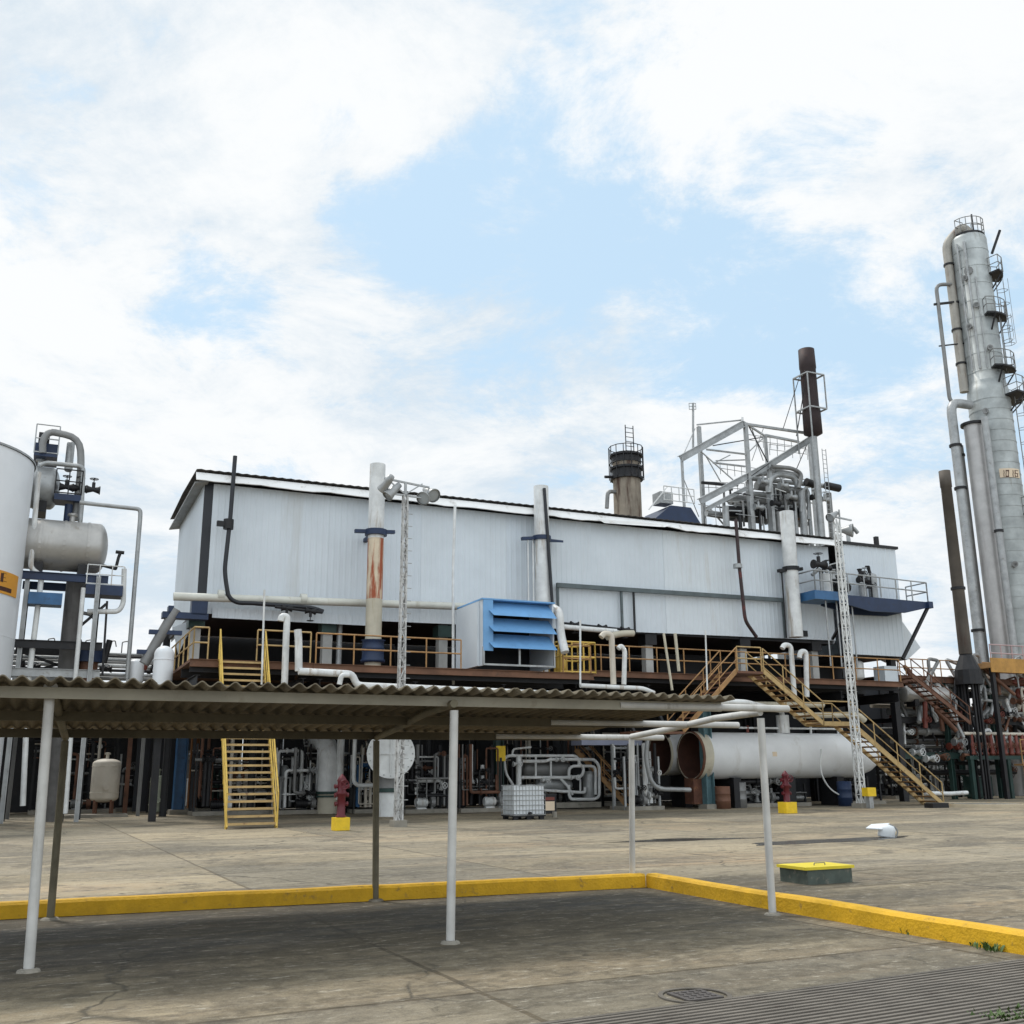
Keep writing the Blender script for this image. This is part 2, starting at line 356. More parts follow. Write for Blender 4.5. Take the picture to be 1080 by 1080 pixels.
    wv = N(t, 'ShaderNodeVectorMath', operation='MULTIPLY_ADD'); wv.inputs[1].default_value = (.9, .9, 0); wn2 = N(t, 'ShaderNodeTexNoise'); wn2.inputs['Scale'].default_value = 1.1; wn2.inputs['Detail'].default_value = 6
    L(P, wn2.inputs['Vector']); L(wn2.outputs['Color'], wv.inputs[0]); L(P, wv.inputs[2]); L(wv.outputs[0], vo.inputs['Vector'])
    crack = M('MULTIPLY', step(vo.outputs['Distance'], 0, .006, 1, 0), step(noise(.3, 3, .5, None, 0, (7, 1, 0)), .48, .56))
    col = mix(M('MULTIPLY', crack, .75), col, (.05, .045, .035))
    # damp, mossy dirt on the bay, with the canopy's shadow painted into the colour
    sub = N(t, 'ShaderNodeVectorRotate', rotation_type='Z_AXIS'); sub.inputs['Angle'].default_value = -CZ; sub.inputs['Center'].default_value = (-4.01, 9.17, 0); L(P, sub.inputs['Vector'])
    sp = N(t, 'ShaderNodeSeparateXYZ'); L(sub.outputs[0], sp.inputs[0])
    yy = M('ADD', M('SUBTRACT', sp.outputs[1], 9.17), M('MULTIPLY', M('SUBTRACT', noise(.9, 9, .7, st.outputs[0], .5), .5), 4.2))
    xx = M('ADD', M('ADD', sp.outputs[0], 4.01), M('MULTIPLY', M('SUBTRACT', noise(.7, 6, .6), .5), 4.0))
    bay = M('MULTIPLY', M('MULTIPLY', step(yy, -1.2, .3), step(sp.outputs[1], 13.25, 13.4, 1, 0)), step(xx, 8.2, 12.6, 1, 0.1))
    dirt_shade = noise(3.2, 10, .72, st.outputs[0], .8, (3, 8, 0)); col = mix(M('MULTIPLY', bay, step(dirt_shade, .3, .62, .35, .95)), col, mix(step(med, .4, .62), (.075, .064, .044), (.022, .02, .015)))
    col = mix(M('MULTIPLY', step(noise(14, 8, .8, None, 0, (1, 2, 0)), .56, .68), .45), col, (.36, .33, .26))
    col = mix(step(noise(7, 12, .8, st.outputs[0], .3, (2, 9, 0)), .52, .62, 0, .7), col, (.075, .065, .05))
    col = mix(step(noise(11, 12, .8, st.outputs[0], 0, (22, 9, 0)), .54, .64, 0, .7), col, (.46, .42, .34))
    col = mix(M('MULTIPLY', step(fin2, .4, .7), .35), col, (.05, .045, .035))
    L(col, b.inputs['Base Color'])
    L(step(med, .35, .65, .9, .62), b.inputs['Roughness'])
    bp = N(t, 'ShaderNodeBump'); bp.inputs['Strength'].default_value = .5; bp.inputs['Distance'].default_value = .012
    hh = M('SUBTRACT', M('ADD', fine, M('MULTIPLY', fin2, .4)), M('MULTIPLY', crack, .8)); L(hh, bp.inputs['Height']); L(bp.outputs[0], b.inputs['Normal'])
    return m
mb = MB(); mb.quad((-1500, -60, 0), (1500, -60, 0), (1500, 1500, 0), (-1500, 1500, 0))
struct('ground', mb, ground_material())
# thin wet film left of the broken jug
def blob(pts, z, n=6):
    mb = MB(); c = sum(pts, Vector())/len(pts); k = len(pts); ring = []
    for i in range(k):
        a, b = pts[i], pts[(i+1) % k]
        for j in range(n):
            p = a.lerp(b, j/n); d = (p-c).normalized(); ring.append(Vector((p.x, p.y, z))+d*random.uniform(-.12, .12))
    mb.add(ring, [tuple(range(len(ring)))]); return mb
struct('puddle', blob([G(795, 889), G(850, 886), G(900, 884), G(958, 881.5), G(950, 884), G(905, 887.5), G(850, 890), G(800, 892)], .004), m_water)
struct('puddle', blob([G(820, 883.4), G(700, 884.5), G(640, 889), G(700, 887.5)], .004), m_water)

# ------------------------------------------------------------ kerb round the parking bay
def kerb_piece(mb, p, q, w=.2, h=.185):
    p = Vector(p); q = Vector(q); d = (q-p).normalized(); n = Vector((-d.y, d.x, 0)); L = (q-p).length; k = max(2, int(L/.45))
    prof = [(0, -.02), (0, h-.03), (.03, h), (w-.03, h), (w, h-.03), (w, -.02)]; vs = []
    for i in range(k+1):
        c = p+d*L*i/k; jz = random.uniform(-.005, .005); jn = random.uniform(-.006, .006)
        for a, z in prof: vs.append(c+n*(a+jn)+UP*(z+(jz if z > 0 else 0)))
    m = len(prof); fs = [(i*m+j, i*m+j+1, (i+1)*m+j+1, (i+1)*m+j) for i in range(k) for j in range(m-1)]
    mb.add(vs, fs); mb.add(vs[:m], [tuple(range(m))]); mb.add(vs[-m:], [tuple(range(m))[::-1]])
KC = G(681, 936); kL = G(-2, 970); kR = G(1082, 1008)
kl = KC+(kL-KC).normalized()*22; kr = KC+(kR-KC).normalized()*12
kerb = thing('parking_kerb', 'worn yellow painted concrete kerb turning a corner round the canopy parking bay', 'kerb', KC)
mb = MB(); kerb_piece(mb, kl, KC+(KC-kL).normalized()*.0); mb.build('kerb_arm', m_kerb, kerb)
mb = MB(); kerb_piece(mb, KC+(KC-kL).normalized()*.004, kr); mb.build('kerb_arm', m_kerb, kerb)
# weeds growing against the foot of the kerb
def weeds(spots, name, n, spread, h):
    mb = MB()
    for c in spots:
        for i in range(n):
            a = random.uniform(0, 6.28); r = random.uniform(0, spread); p = c+Vector((math.cos(a)*r, math.sin(a)*r, 0))
            t = random.uniform(0, 6.28); o = Vector((math.cos(t), math.sin(t), 0)); ww = random.uniform(.008, .016); hh = random.uniform(.4, 1)*h
            s_ = Vector((-o.y, o.x, 0))*ww; tip = p+o*hh*random.uniform(.3, 1.0)+UP*hh; mid = p.lerp(tip, .5)+UP*hh*.15
            mb.add([p-s_*.4, p+s_*.4, mid+s_, mid-s_, tip], [(0, 1, 2, 3), (3, 2, 4)])
    o = mb.build(name, m_leaf, None, base_of(mb)); o['kind'] = 'stuff'; o['label'] = 'small green weeds sprouting along the foot of the yellow kerb'; o['category'] = 'weeds'
weeds([G(960, 985), G(985, 988), G(998, 991), G(1006, 993), G(1030, 998), G(1040, 1001), G(1048, 1003), G(922, 976)], 'weeds', 26, .09, .08)
weeds([G(1050, 1078), G(1065, 1080), G(1078, 1079), G(1078, 1072)], 'grass', 60, .14, .07)
# ------------------------------------------------------------ ribbed drain grating lower right
gp = G(622, 1081); gq = G(1082, 1018); gd = (gq-gp).normalized(); gn = Vector((gd.y, -gd.x, 0))
gr = thing('drain_grating', 'wide ribbed dark steel drain grating set in the concrete at the bottom right', 'drain grating', gp)
mb = MB(); mb.obox(gp+gd*2.0+gn*1.2+UP*.012, gd*5.2, gn*1.2, UP*.006); mb.build('tray', m_dark, gr)
mb = MB()
for i in range(34):
    c = gp+gd*2.0+gn*(.03+i*.072)+UP*.03; mb.obox(c, gd*5.2, gn*.016, UP*.013)
mb.build('grating_bars', mat('grating_steel', (.17, .15, .125), .7, .1, (.08, .06, .05), .6, .2, 3), gr)
mb = MB(); mb.obox(gp+gd*2.0-gn*.03+UP*.02, gd*5.2, gn*.02, UP*.022); mb.build('frame', mat('drain_edge', (.13, .115, .095), .85, 0, (.05, .045, .04), .6, .3, 3), gr)
# manhole cover
mc = G(733, 1051)
mh = thing('manhole_cover', 'small dark square drain lid with a round worn rim in the foreground concrete', 'manhole cover', mc)
MB().lathe([(.27, 0), (.27, .012), (.235, .012), (.235, .004)], mc, seg=28, sm=False).build('rim', mat('drain_edge', (.13, .115, .095)), mh)
mb = MB().box(mc+UP*.008, .3, .3, .012, C1)
for i in range(4):
    for j in range(4): mb.box(mc+C1*(i-1.5)*.065+C2*(j-1.5)*.065+UP*.017, .03, .03, .006, C1)
mb.build('lid', mat('lid_iron', (.1, .09, .085), .7, .2, (.05, .04, .03), .6), mh)
# yellow-lidded valve box
vb = G(861, 930)
box = thing('valve_box', 'low dark green concrete valve box with a bright yellow steel lid beyond the kerb', 'valve box', vb)
mb = MB().box(vb+UP*.1, .82, .62, .2, C1); mb.build('body', mat('box_green', (.08, .1, .085), .8, 0, (.22, .2, .16), .7, .25, 4), box)
mb = MB().box(vb+UP*.222, .9, .66, .04, C1); mb.build('lid', mat('lid_yellow', (.66, .53, .03), .6, 0, (.35, .3, .1), .5, .12, 4), box)
MB().tube([vb+C1*-.1-C2*.1+UP*.24, vb+C1*-.1-C2*.1+UP*.275, vb+C1*.1-C2*.1+UP*.275, vb+C1*.1-C2*.1+UP*.24], .008, 6).build('handle', m_grey, box)
# crumpled white jug on the yard
jp = G(935, 883)
jug = thing('plastic_jug', 'small broken white plastic drum with a torn flap lying on the yard concrete', 'drum', jp)
def J(x, y, z): return jp+Vector((x, y, z))*.62
MB().lathe([(0, 0), (.19, 0), (.21, .03), (.2, .13), (.215, .19), (.17, .27), (.08, .3), (0, .3)], jp, (.12, 0, 1), 18).build('body', m_ibc, jug)
MB().slab([J(-.2, -.25, .3), J(-.85, -.2, .34), J(-.5, .15, .46), J(.2, .1, .5)], (0, 0, 1), .02).build('flap', m_ibc, jug)
MB().tube([J(.32, -.15, 0), J(.42, -.15, .2), J(.36, -.12, .36), J(.15, -.1, .48)], .02, 8).build('handle', m_grey, jug)

# ------------------------------------------------------------ parking canopy
posts = [((30, 1025), (53, 728)), ((475, 995), (479, 744)), ((815, 965), (802, 753))]
backs = [((53, 970), (69, 778)), ((396, 950), (397, 778)), ((667, 935), (666, 777))]
cn = thing('parking_canopy', 'low open carport of white pipe posts with a corrugated cement sheet roof', 'carport', G(475, 995))
tops = []; btops = []
for (bu, bv), (tu, tv) in posts:
    b0 = G(bu, bv); t0 = PY(tu, tv, b0.y); tops.append(t0)
    p = MB().tube([b0, t0-UP*.05], .044, 14).build('post', m_post, cn)
    MB().lathe([(.0, .0), (.1, 0), (.09, .018), (.055, .03)], b0, seg=12, sm=False).build('base_collar', m_conc, p)
for i, ((bu, bv), (tu, tv)) in enumerate(backs):
    b0 = G(bu, bv); t0 = PY(tu, tv, b0.y); btops.append(t0)
    p = MB().tube([b0, t0-UP*.04], .043, 12).build('post', m_post if i == 2 else m_postdirty, cn)
    MB().lathe([(.0, .0), (.11, 0), (.09, .02), (.055, .03)], b0, seg=12, sm=False).build('base_collar', m_conc, p)
# a further bay to the left, beyond the frame edge
dF = tops[1]-tops[0]; dB = btops[1]-btops[0]
for t_, m_ in ((tops[0]-dF, m_post), (btops[0]-dB, m_postdirty)):
    MB().tube([Vector((t_.x, t_.y, 0)), t_], .05, 12).build('post', m_, cn)
C0 = Vector((tops[0].x, tops[0].y, 0))
def CP(a, b, z): return C0+C1*a+C2*b+UP*z
def ca(p): d = p-C0; return d.dot(C1), d.dot(C2)
zf = sum(t.z for t in tops)/3; zb = sum(t.z for t in btops)/3; bf = sum(ca(t)[1] for t in tops)/3; bb = sum(ca(t)[1] for t in btops)/3
slope = (zb-zf)/(bb-bf)
def zr(b): return zf+.1+(b-bf)*slope
A0, A1r = -5.6, 7.12
ends = {bf: 8.1, (bf+bb)/2: 7.9, bb: 7.75}
for k, b in enumerate((bf-.02, (bf+bb)/2, bb+.03)):
    z = zr(b)-.075
    o = MB(); p, q = CP(A0, b, z), CP(A1r+.05, b, z)
    o.beam(p, q, .05, .1); o.beam(p+C2*.035+UP*.045, q+C2*.035+UP*.045, .05, .01); o.build('purlin', m_purlin if k == 0 else m_purl2, cn)
    MB().tube([CP(A1r-1.3, b, z), CP((8.15, 8.7, 8.6)[k], b, z)], .042, 12).build('purlin_tube', m_post, cn)
for i in range(-1, 3):
    t0 = tops[i] if i >= 0 else tops[0]-dF; b0 = btops[i] if i >= 0 else btops[0]-dB
    mid = t0.lerp(b0, .5)+UP*.1
    MB().tube([t0+UP*.02, t0.lerp(b0, .3)+UP*.045, t0.lerp(b0, .7)+UP*.01, b0+UP*.0], .042, 12, bend=.5).build('rafter', m_post if i == 2 else m_postdirty, cn)
MB().cyl(tops[0]+C2*-.12+UP*.01, tops[0]+C2*.1+UP*.01, .062, seg=16).build('pipe_cap', m_post, cn)
# corrugated sheets
pitch = .15; b_lo, b_hi = bf-.33, bb+.38; W = 6*pitch
n_sh = int((A1r-A0)/W)
for i in range(n_sh+1):
    a0 = A1r-(i+1)*W; vs = []; nb = 6; seg = 60; lift = .006*(i % 2)+random.uniform(-.006, .006); sk = random.uniform(-.03, .03)
    for side in (0, 1):
        for j in range(nb+1):
            b = b_lo+sk+(b_hi-b_lo)*j/nb
            for k in range(seg+1):
                a = a0+(W+pitch*.4)*k/seg
                z = zr(b)+.023*math.cos(2*math.pi*(a-A1r)/pitch)+lift+(.011 if side else 0)
                vs.append(CP(a, b, z))
    n1 = (nb+1)*(seg+1); fs = []; sm = []
    for j in range(nb):
        for k in range(seg):
            q = j*(seg+1)+k; fs.append((q, q+seg+1, q+seg+2, q+1)); sm.append(True); q += n1; fs.append((q, q+1, q+seg+2, q+seg+1)); sm.append(True)
    for k in range(seg):
        fs.append((k, k+1, n1+k+1, n1+k)); sm.append(False); q = nb*(seg+1)+k; fs.append((q+1, q, n1+q, n1+q+1)); sm.append(False)
    for j in range(nb):
        q = j*(seg+1); fs.append((q+seg+1, q, n1+q, n1+q+seg+1)); sm.append(False); q += seg; fs.append((q, q+seg+1, n1+q+seg+1, n1+q)); sm.append(False)
    mb = MB(); mb.add(vs, fs, sm); mb.build('roof_sheet', m_cem, cn)
# ------------------------------------------------------------ shared builders
def rail_mb(mb, pts, h=1.1, sp=1.4, r=.024, mid=1, kick=False):
    for p, q in zip(pts[:-1], pts[1:]):
        p = Vector(p); q = Vector(q); L = (q-p).length; n = max(1, round(L/sp))
        for i in range(n+1): c = p.lerp(q, i/n); mb.cyl(c, c+UP*h, r, seg=6)
        for k in range(mid+1): mb.cyl(p+UP*h*(1-k*.48), q+UP*h*(1-k*.48), r, seg=6)
        if kick: mb.beam(p+UP*.06, q+UP*.06, .012, .12)
    return mb
def stair(name, label, foot, d, rise, run, width, matr, matt, group=None, rail=1.0, flights=None):
    foot = Vector(foot); d = Vector(d).normalized(); n = Vector((-d.y, d.x, 0))
    t = thing(name, label, 'stairs', foot, group)
    flights = flights or [(rise, run)]
    p = foot.copy(); path = [p.copy()]
    for rz, rn in flights: p = p+d*rn+UP*rz; path.append(p.copy())
    for s_ in (-1, 1):
        mb = MB(); o = n*s_*width/2
        for a, b in zip(path[:-1], path[1:]): mb.beam(a+o+UP*.02, b+o+UP*.02, .05, .19)
        mb.build('stringer', matr, t)
        mb = MB(); o2 = n*s_*(width/2+.03)
        for a, b in zip(path[:-1], path[1:]):
            k = max(1, round((b-a).length/1.5))
            for i in range(k+1): c = a.lerp(b, i/k)+o2; mb.cyl(c-UP*.05, c+UP*rail, .026, seg=6)
            mb.tube([a+o2+UP*rail, b+o2+UP*rail], .03, 6); mb.cyl(a+o2+UP*rail*.5, b+o2+UP*rail*.5, .022, seg=6)
        a = path[0]+o2; mb.cyl(a+UP*rail*.5-UP*rail*.5, a+UP*rail, .03, seg=6)
        mb.build('handrail', matr, t)
    for a, b in zip(path[:-1], path[1:]):
        rz = b.z-a.z
        if rz < .1: MB().obox((a+b)/2+UP*.03, (b-a)/2, n*width/2, UP*.02).build('landing', matt, t); continue
        k = round(rz/.22)
        for i in range(k):
            c = a.lerp(b, (i+.6)/k); mb = MB(); mb.obox(c+UP*.03, d*.13, n*(width/2-.03), UP*.014); mb.obox(c-d*.13+UP*.005, d*.008, n*(width/2-.03), UP*.03)
            mb.build('tread', matt, t)
    return t
def flange(mb, p, d, r, t=.06): p = Vector(p); d = Vector(d).normalized(); mb.cyl(p-d*t, p-d*.006, r, seg=14); mb.cyl(p+d*.006, p+d*t, r, seg=14); return mb
def pipe(label, pts, r, m, flanges=(), group=None, seg=10, bend=None, name='pipe', fm=None, cat='pipe', clamps=()):
    mb = MB().tube(pts, r, seg, bend)
    o = solo(name, mb, m, label, cat, group)
    for p, q, f in flanges: MBf = MB(); flange(MBf, Vector(p).lerp(Vector(q), f), Vector(q)-Vector(p), r*1.6, r*.35); MBf.build('flange', fm or m, o)
    for p, d, m2 in clamps: MB().cyl(Vector(p)-Vector(d).normalized()*.12, Vector(p)+Vector(d).normalized()*.12, r*1.35, seg=14).build('clamp', m2, o)
    return o
def handwheel(mb, c, ax, r=.14):
    c = Vector(c); ax = Vector(ax).normalized(); x = ax.orthogonal().normalized(); y = ax.cross(x)
    pts = [c+x*math.cos(t*math.pi/6)*r+y*math.sin(t*math.pi/6)*r for t in range(13)]
    mb.tube(pts, .016, 6, bend=.01); mb.beam(c-x*r, c+x*r, .02); mb.beam(c-y*r, c+y*r, .02); mb.cyl(c-ax*.18, c+ax*.03, .02, seg=6); return mb
def valve(parent, c, d, r, m, wheel=UP):
    c = Vector(c); d = Vector(d).normalized(); mb = MB(); mb.cyl(c-d*r*2.2, c, r*1.5, r*.8, 12); mb.cyl(c, c+d*r*2.2, r*.8, r*1.5, 12); mb.cyl(c-d*r*2.6, c-d*r*2.2, r*1.7, seg=12); mb.cyl(c+d*r*2.2, c+d*r*2.6, r*1.7, seg=12)
    mb.cyl(c, c+Vector(wheel)*r*3, r*.7, seg=8); handwheel(mb, c+Vector(wheel)*(r*3+.15), wheel, max(.1, r*1.6)); return mb.build('valve', m, parent)
def dome(r, h, depth, n=6):   # profile of a vertical vessel with dished ends
    pr = []
    for i in range(n+1): t = math.pi/2*i/n; pr.append((r*math.sin(t), depth-depth*math.cos(t)))
    pr2 = [(r*math.cos(math.pi/2*i/n), h-depth+depth*math.sin(math.pi/2*i/n)) for i in range(n+1)]
    return pr+pr2
def vert_vessel(name, label, c, r, h, m, legs=.5, group=None, cat='vessel', nozz=True, legm=None):
    c = Vector(c); t = thing(name, label, cat, c, group)
    MB().lathe(dome(r, h, r*(.9 if 'capsule' in name else .35)), c+UP*legs, seg=24).build('shell', m, t)
    for k in range(4):
        o = E1*math.cos(k*math.pi/2+.6)*r*.8+E2*math.sin(k*math.pi/2+.6)*r*.8; MB().cyl(c+o, c+o+UP*(legs+r*.4), .05, seg=6).build('leg', legm or m, t)
    if nozz:
        mb = MB(); mb.cyl(c+UP*(legs+h-.02), c+UP*(legs+h+.25), .07, seg=8); flange(mb, c+UP*(legs+h+.2), UP, .12, .03); mb.build('nozzle', m, t)
        mb = MB(); p = c+UP*(legs+h*.35)-E2*r; mb.cyl(p+E2*.05, p-E2*.18, .06, seg=8); flange(mb, p-E2*.15, E2, .11, .03); mb.build('nozzle', m, t)
    for z_ in (.2, .8): MB().lathe([(r+.002, 0), (r+.014, .01), (r+.014, .05), (r+.002, .06)], c+UP*(legs+h*z_), seg=24, sm=False).build('band', m, t)
    return t
def skid(name, label, c, w, d, h, seed, mats, cat='process skid', group=None, n=9, frame=None):
    """pipework assembly on a low steel base: base, uprights, pipes with bends, valves, a pot and a pump"""
    rn = random.Random(seed); c = Vector(c); t = thing(name, label, cat, c, group)
    def q(a, b, z): return c+E1*(a*w)+E2*(b*d)+UP*(z*h)
    MB().obox(c+UP*.08, E1*w/2, E2*d/2, UP*.08).build('base', m_conc, t)
    for s_ in (-.48, .48):
        MB().beam(q(s_, .3, 0), q(s_, .3, 1), .12, .12, E1).build('upright', frame or mats[-1], t); MB().beam(q(s_, -.3, 0), q(s_, -.3, .8), .08, .08, E1).build('upright', frame or mats[-1], t)
    for i in range(n):
        a0, a1 = sorted((rn.uniform(-.48, .48), rn.uniform(-.48, .48))); b = rn.uniform(-.45, .4); z0 = rn.uniform(.12, .5); z1 = rn.uniform(.45, .98); r = rn.choice((.03, .04, .05, .07, .09))
        k = rn.random(); m = rn.choice(mats)
        if k < .4: pts = [q(a0, b, .1), q(a0, b, z1), q(a1, b, z1), q(a1, b, .1)]
        elif k < .7: pts = [q(a0, b, 1.0), q(a0, b, z0), q(a1, b, z0), q(a1, b+.2, z0), q(a1, b+.2, z1)]
        else: pts = [q(-.5, b, z1), q(a0, b, z1), q(a0, b, z0), q(.5, b, z0)]
        p = MB().tube(pts, r, 8).build('pipe', m, t)
        if k < .8: flg = MB(); flange(flg, pts[1].lerp(pts[2], .35), pts[2]-pts[1], r*1.8, .03); flg.build('flange', m, p)
        if rn.random() < .6: valve(t, pts[1].lerp(pts[2], .65), pts[2]-pts[1], r*1.1, rn.choice(mats), -E2 if rn.random() < .5 else UP)
    # pump with finned motor
    pc = q(rn.uniform(-.3, .3), -.3, 0)+UP*.42
    mb = MB(); mb.cyl(pc-E1*.35, pc+E1*.15, .17, seg=14)
    for k in range(6): mb.cyl(pc-E1*(.3-k*.07), pc-E1*(.28-k*.07), .2, seg=14)
    mb.beam(pc-E1*.3-UP*.25, pc+E1*.1-UP*.25, .22, .1); mb.build('motor', rn.choice(mats), t)
    mb = MB(); mb.cyl(pc+E1*.15, pc+E1*.3, .06, seg=8); mb.cyl(pc+E1*.3, pc+E1*.48, .22, seg=14); mb.cyl(pc+E1*.39, pc+E1*.39+UP*.4, .07, seg=8); mb.beam(pc+E1*.39-UP*.12, pc+E1*.39-UP*.3, .1, .2); mb.build('pump', rn.choice(mats), t)
    pc = q(rn.uniform(-.4, .4), .2, 0)+UP*.16; MB().lathe(dome(.2+.1*rn.random(), .6*h*rn.uniform(.6, 1), .08), pc, seg=16).build('pot', rn.choice(mats), t)
    return t

# ------------------------------------------------------------ main hall
TOPZ = pb(300, 518, 0).z; LA = ab(pb(873, 577, 0))[0]
def zbot(a): return 7.78+.011*a
hall = thing('process_hall', 'long pale blue-grey corrugated sheet process hall raised on piers above a steel deck', 'industrial hall', S(0, 0, 0))
def ribbed(p, ax, az, W, H, pit=.25, amp=.013, th=.03, jit=.0, botf=None, rn=random.Random(3)):
    """corrugated sheet: p corner, ax unit across, az unit up; closed thin panel"""
    n = ax.cross(az).normalized(); k = max(2, int(W/pit)); vs = []; xs = []
    for i in range(k):
        x = i*W/k; w_ = W/k
        xs += [(x, 0), (x+w_*.55, 0), (x+w_*.66, amp), (x+w_*.89, amp)]
    xs.append((W, 0)); m = len(xs)
    for s_ in (0, -th):
        for (x, o) in xs:
            b = botf(x) if botf else 0
            vs.append(p+ax*x+az*b+n*(o+s_)); vs.append(p+ax*x+az*H+n*(o+s_))
    fs = []
    for i in range(m-1):
        a = 2*i; fs.append((a, a+2, a+3, a+1)); q = 2*m; fs.append((q+a, q+a+1, q+a+3, q+a+2))
        fs.append((a, q+a, q+a+2, a+2)); fs.append((a+1, a+3, q+a+3, q+a+1))
    fs.append((0, 1, 2*m+1, 2*m)); a = 2*m-2; fs.append((a, 2*m+a, 2*m+a+1, a+1))
    return MB().add(vs, fs)
# front wall in several sheets
cuts = [.35, 5.2, 9.3, 13.4, 17.6, 21.8, 26.0, LA]
for i, (a0, a1) in enumerate(zip(cuts[:-1], cuts[1:])):
    zb_ = 7.75
    mb = ribbed(S(a0, -.0-random.uniform(0, .012), zb_), E1, UP, a1-a0-.004, TOPZ-zb_, botf=lambda x, a0=a0: zbot(a0+x)-7.75)
    mb.build('wall_sheet', m_sheet2 if i in (2, 5) else m_sheet, hall)
# left end wall, right end wall, back wall
ribbed(S(0, 8.2, 7.6), -E2, UP, 8.1, TOPZ-7.6).build('end_wall', m_sheet, hall)
ribbed(S(LA, 0.1, 8.0), E2, UP, 8.0, TOPZ-8.0).build('end_wall', m_sheet, hall)
MB().sbox(.1, LA-.05, 8.22, 8.3, 7.9, TOPZ).build('back_wall', m_sheet, hall)
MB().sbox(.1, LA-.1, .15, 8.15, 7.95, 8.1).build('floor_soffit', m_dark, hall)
mb = MB(); mb.slab([S(.0, .08, 7.9), S(.36, .08, 7.9), S(.36, .08, TOPZ), S(.0, .08, TOPZ)], -E2, .06); mb.build('corner_trim', m_black, hall)
# roof: thin sheet with overhang, white fascia, dark gutter line
ra0, ra1, rb0, rb1 = -.42, LA+.15, -.35, 8.5
def rz(b): return TOPZ+.34
mb = MB(); n_ = int((rb1-rb0)/.0001) if False else 40
vs = []; fs = []; k = int((ra1-ra0)/.18)
for i in range(k+1):
    a = ra0+(ra1-ra0)*i/k; o = .03 if i % 2 else 0
    for (b, dz) in ((rb0-.12, .06), (rb0-.12, .075), (4, .2), (rb1, .05), (rb1, .03), (4, .18)): vs.append(S(a, b, rz(b)+dz+o*(1 if b > 0 or True else 0)))
for i in range(k):
    for j in range(6): fs.append((i*6+j, i*6+(j+1) % 6, (i+1)*6+(j+1) % 6, (i+1)*6+j))
fs.append((0, 1, 2, 3, 4, 5)); fs.append(tuple(k*6+j for j in (5, 4, 3, 2, 1, 0)))
MB().add(vs, fs).build('roof', mat('roof_dark', (.07, .065, .06), .8, 0, (.25, .24, .22), .7, .3, 3, False, 0, .4, .52), hall)
vs = []; k = 90
for i in range(k+1):
    a = ra0+(ra1-ra0)*i/k; j1 = .018*math.sin(i*.7)+random.uniform(-.01, .01); tear = .16*max(0, 1-abs(a-20.5)/2.2)
    for (b, z) in ((rb0-.2, .0-j1*1.5+tear), (rb0-.23, .02-j1*1.5+tear), (rb0-.02, .37), (rb0+.02, .35)): vs.append(S(a, b, TOPZ+z-.05))
fs = [(i*4+j, i*4+(j+1) % 4, (i+1)*4+(j+1) % 4, (i+1)*4+j) for i in range(k) for j in range(4)]+[(0, 1, 2, 3), (4*k+3, 4*k+2, 4*k+1, 4*k)]
MB().add(vs, fs).build('fascia', m_fascia, hall)
mb = MB().slab([S(17.8, rb0-.26, TOPZ+.05), S(18.2, rb0-.27, TOPZ-.12), S(21.5, rb0-.3, TOPZ-.02), S(22, rb0-.26, TOPZ+.12), S(20, rb0-.26, TOPZ+.13)], -E2, .012); mb.build('torn_strip', m_fascia, hall)
# eave at left end: sloping corrugated soffit strip and its purlins
ribbed(S(ra0-.02, rb0, TOPZ-.12), E2, Vector(E1*.97+UP*.18).normalized(), rb1-rb0, .55, .22, .03).build('eave_sheet', m_galv, hall)
for b in (1.4, 2.8, 4.2, 5.6, 7.0, 8.2): MB().beam(S(ra0+.05, b, TOPZ-.05), S(0, b, TOPZ+.1), .06, .1).build('eave_bracket', m_grey, hall)
MB().beam(S(-.02, -.03, 7.75), S(-.1, 8.15, 7.75), .1, .16).build('wall_girt', m_dark, hall)
# piers from deck to hall, and lower columns to the ground
DK = [(200, 330, 697, -5.0), (330, 626, 705, -5.0), (626, 895, 712, -3.0)]
decks = []
for i, (u0, u1, v, b) in enumerate(DK):
    um = (u0+u1)/2; P0 = pb(u0, v, b); P1 = pb(u1, v, b); z = pb(um, v, b).z; decks.append((ab(P0)[0], ab(P1)[0], b, z))
decks[0] = (decks[0][0], decks[1][0], decks[0][2], decks[0][3]); decks[2] = (decks[1][1], 33.5, decks[2][2], decks[2][3])
print('DECKS', [[round(x, 2) for x in d] for d in decks], 'TOPZ', round(TOPZ, 2), 'LA', round(LA, 2))
def dz(a): return decks[0][3] if a < decks[0][1] else decks[1][3] if a < decks[1][1] else decks[2][3]
for i, u in enumerate((205, 345, 467, 575, 684, 783, 858)):
    a = ab(pb(u, 680, .35))[0]; z0 = dz(a)
    mb = MB(); mb.sbox(a-.2, a+.2, .3, .7, z0+.02, zbot(a)+.0); mb.build('pier', m_pier, hall)
    MB().sbox(a-.28, a+.28, .22, .8, z0+.015, z0+.12).build('pier_base', m_pier, hall)
    MB().sbox(a-.3, a+.32, .12, .82, zbot(a)-.55, zbot(a)-.05).build('pier_head', m_green if i in (0, 1, 2) else m_dark, hall)
    if i == 1: MB().cyl(S(a+.55, .5, z0), S(a+.55, .5, zbot(a)), .12, seg=12).build('drop_pipe', m_galv, hall)
for a in (-.2, 5.5, 11, 16.5, 22, 27.5):
    MB().sbox(a-.15, a+.15, 8.0, 8.3, 5.6, 7.95).build('pier', m_dark, hall)
MB().sbox(.3, LA+8, 8.6, 8.7, 5.5, 7.94).build('inner_wall', m_dark, hall); MB().sbox(24, LA+5.5, 4.2, 4.3, 5.7, 7.6).build('inner_wall', m_dark, hall)
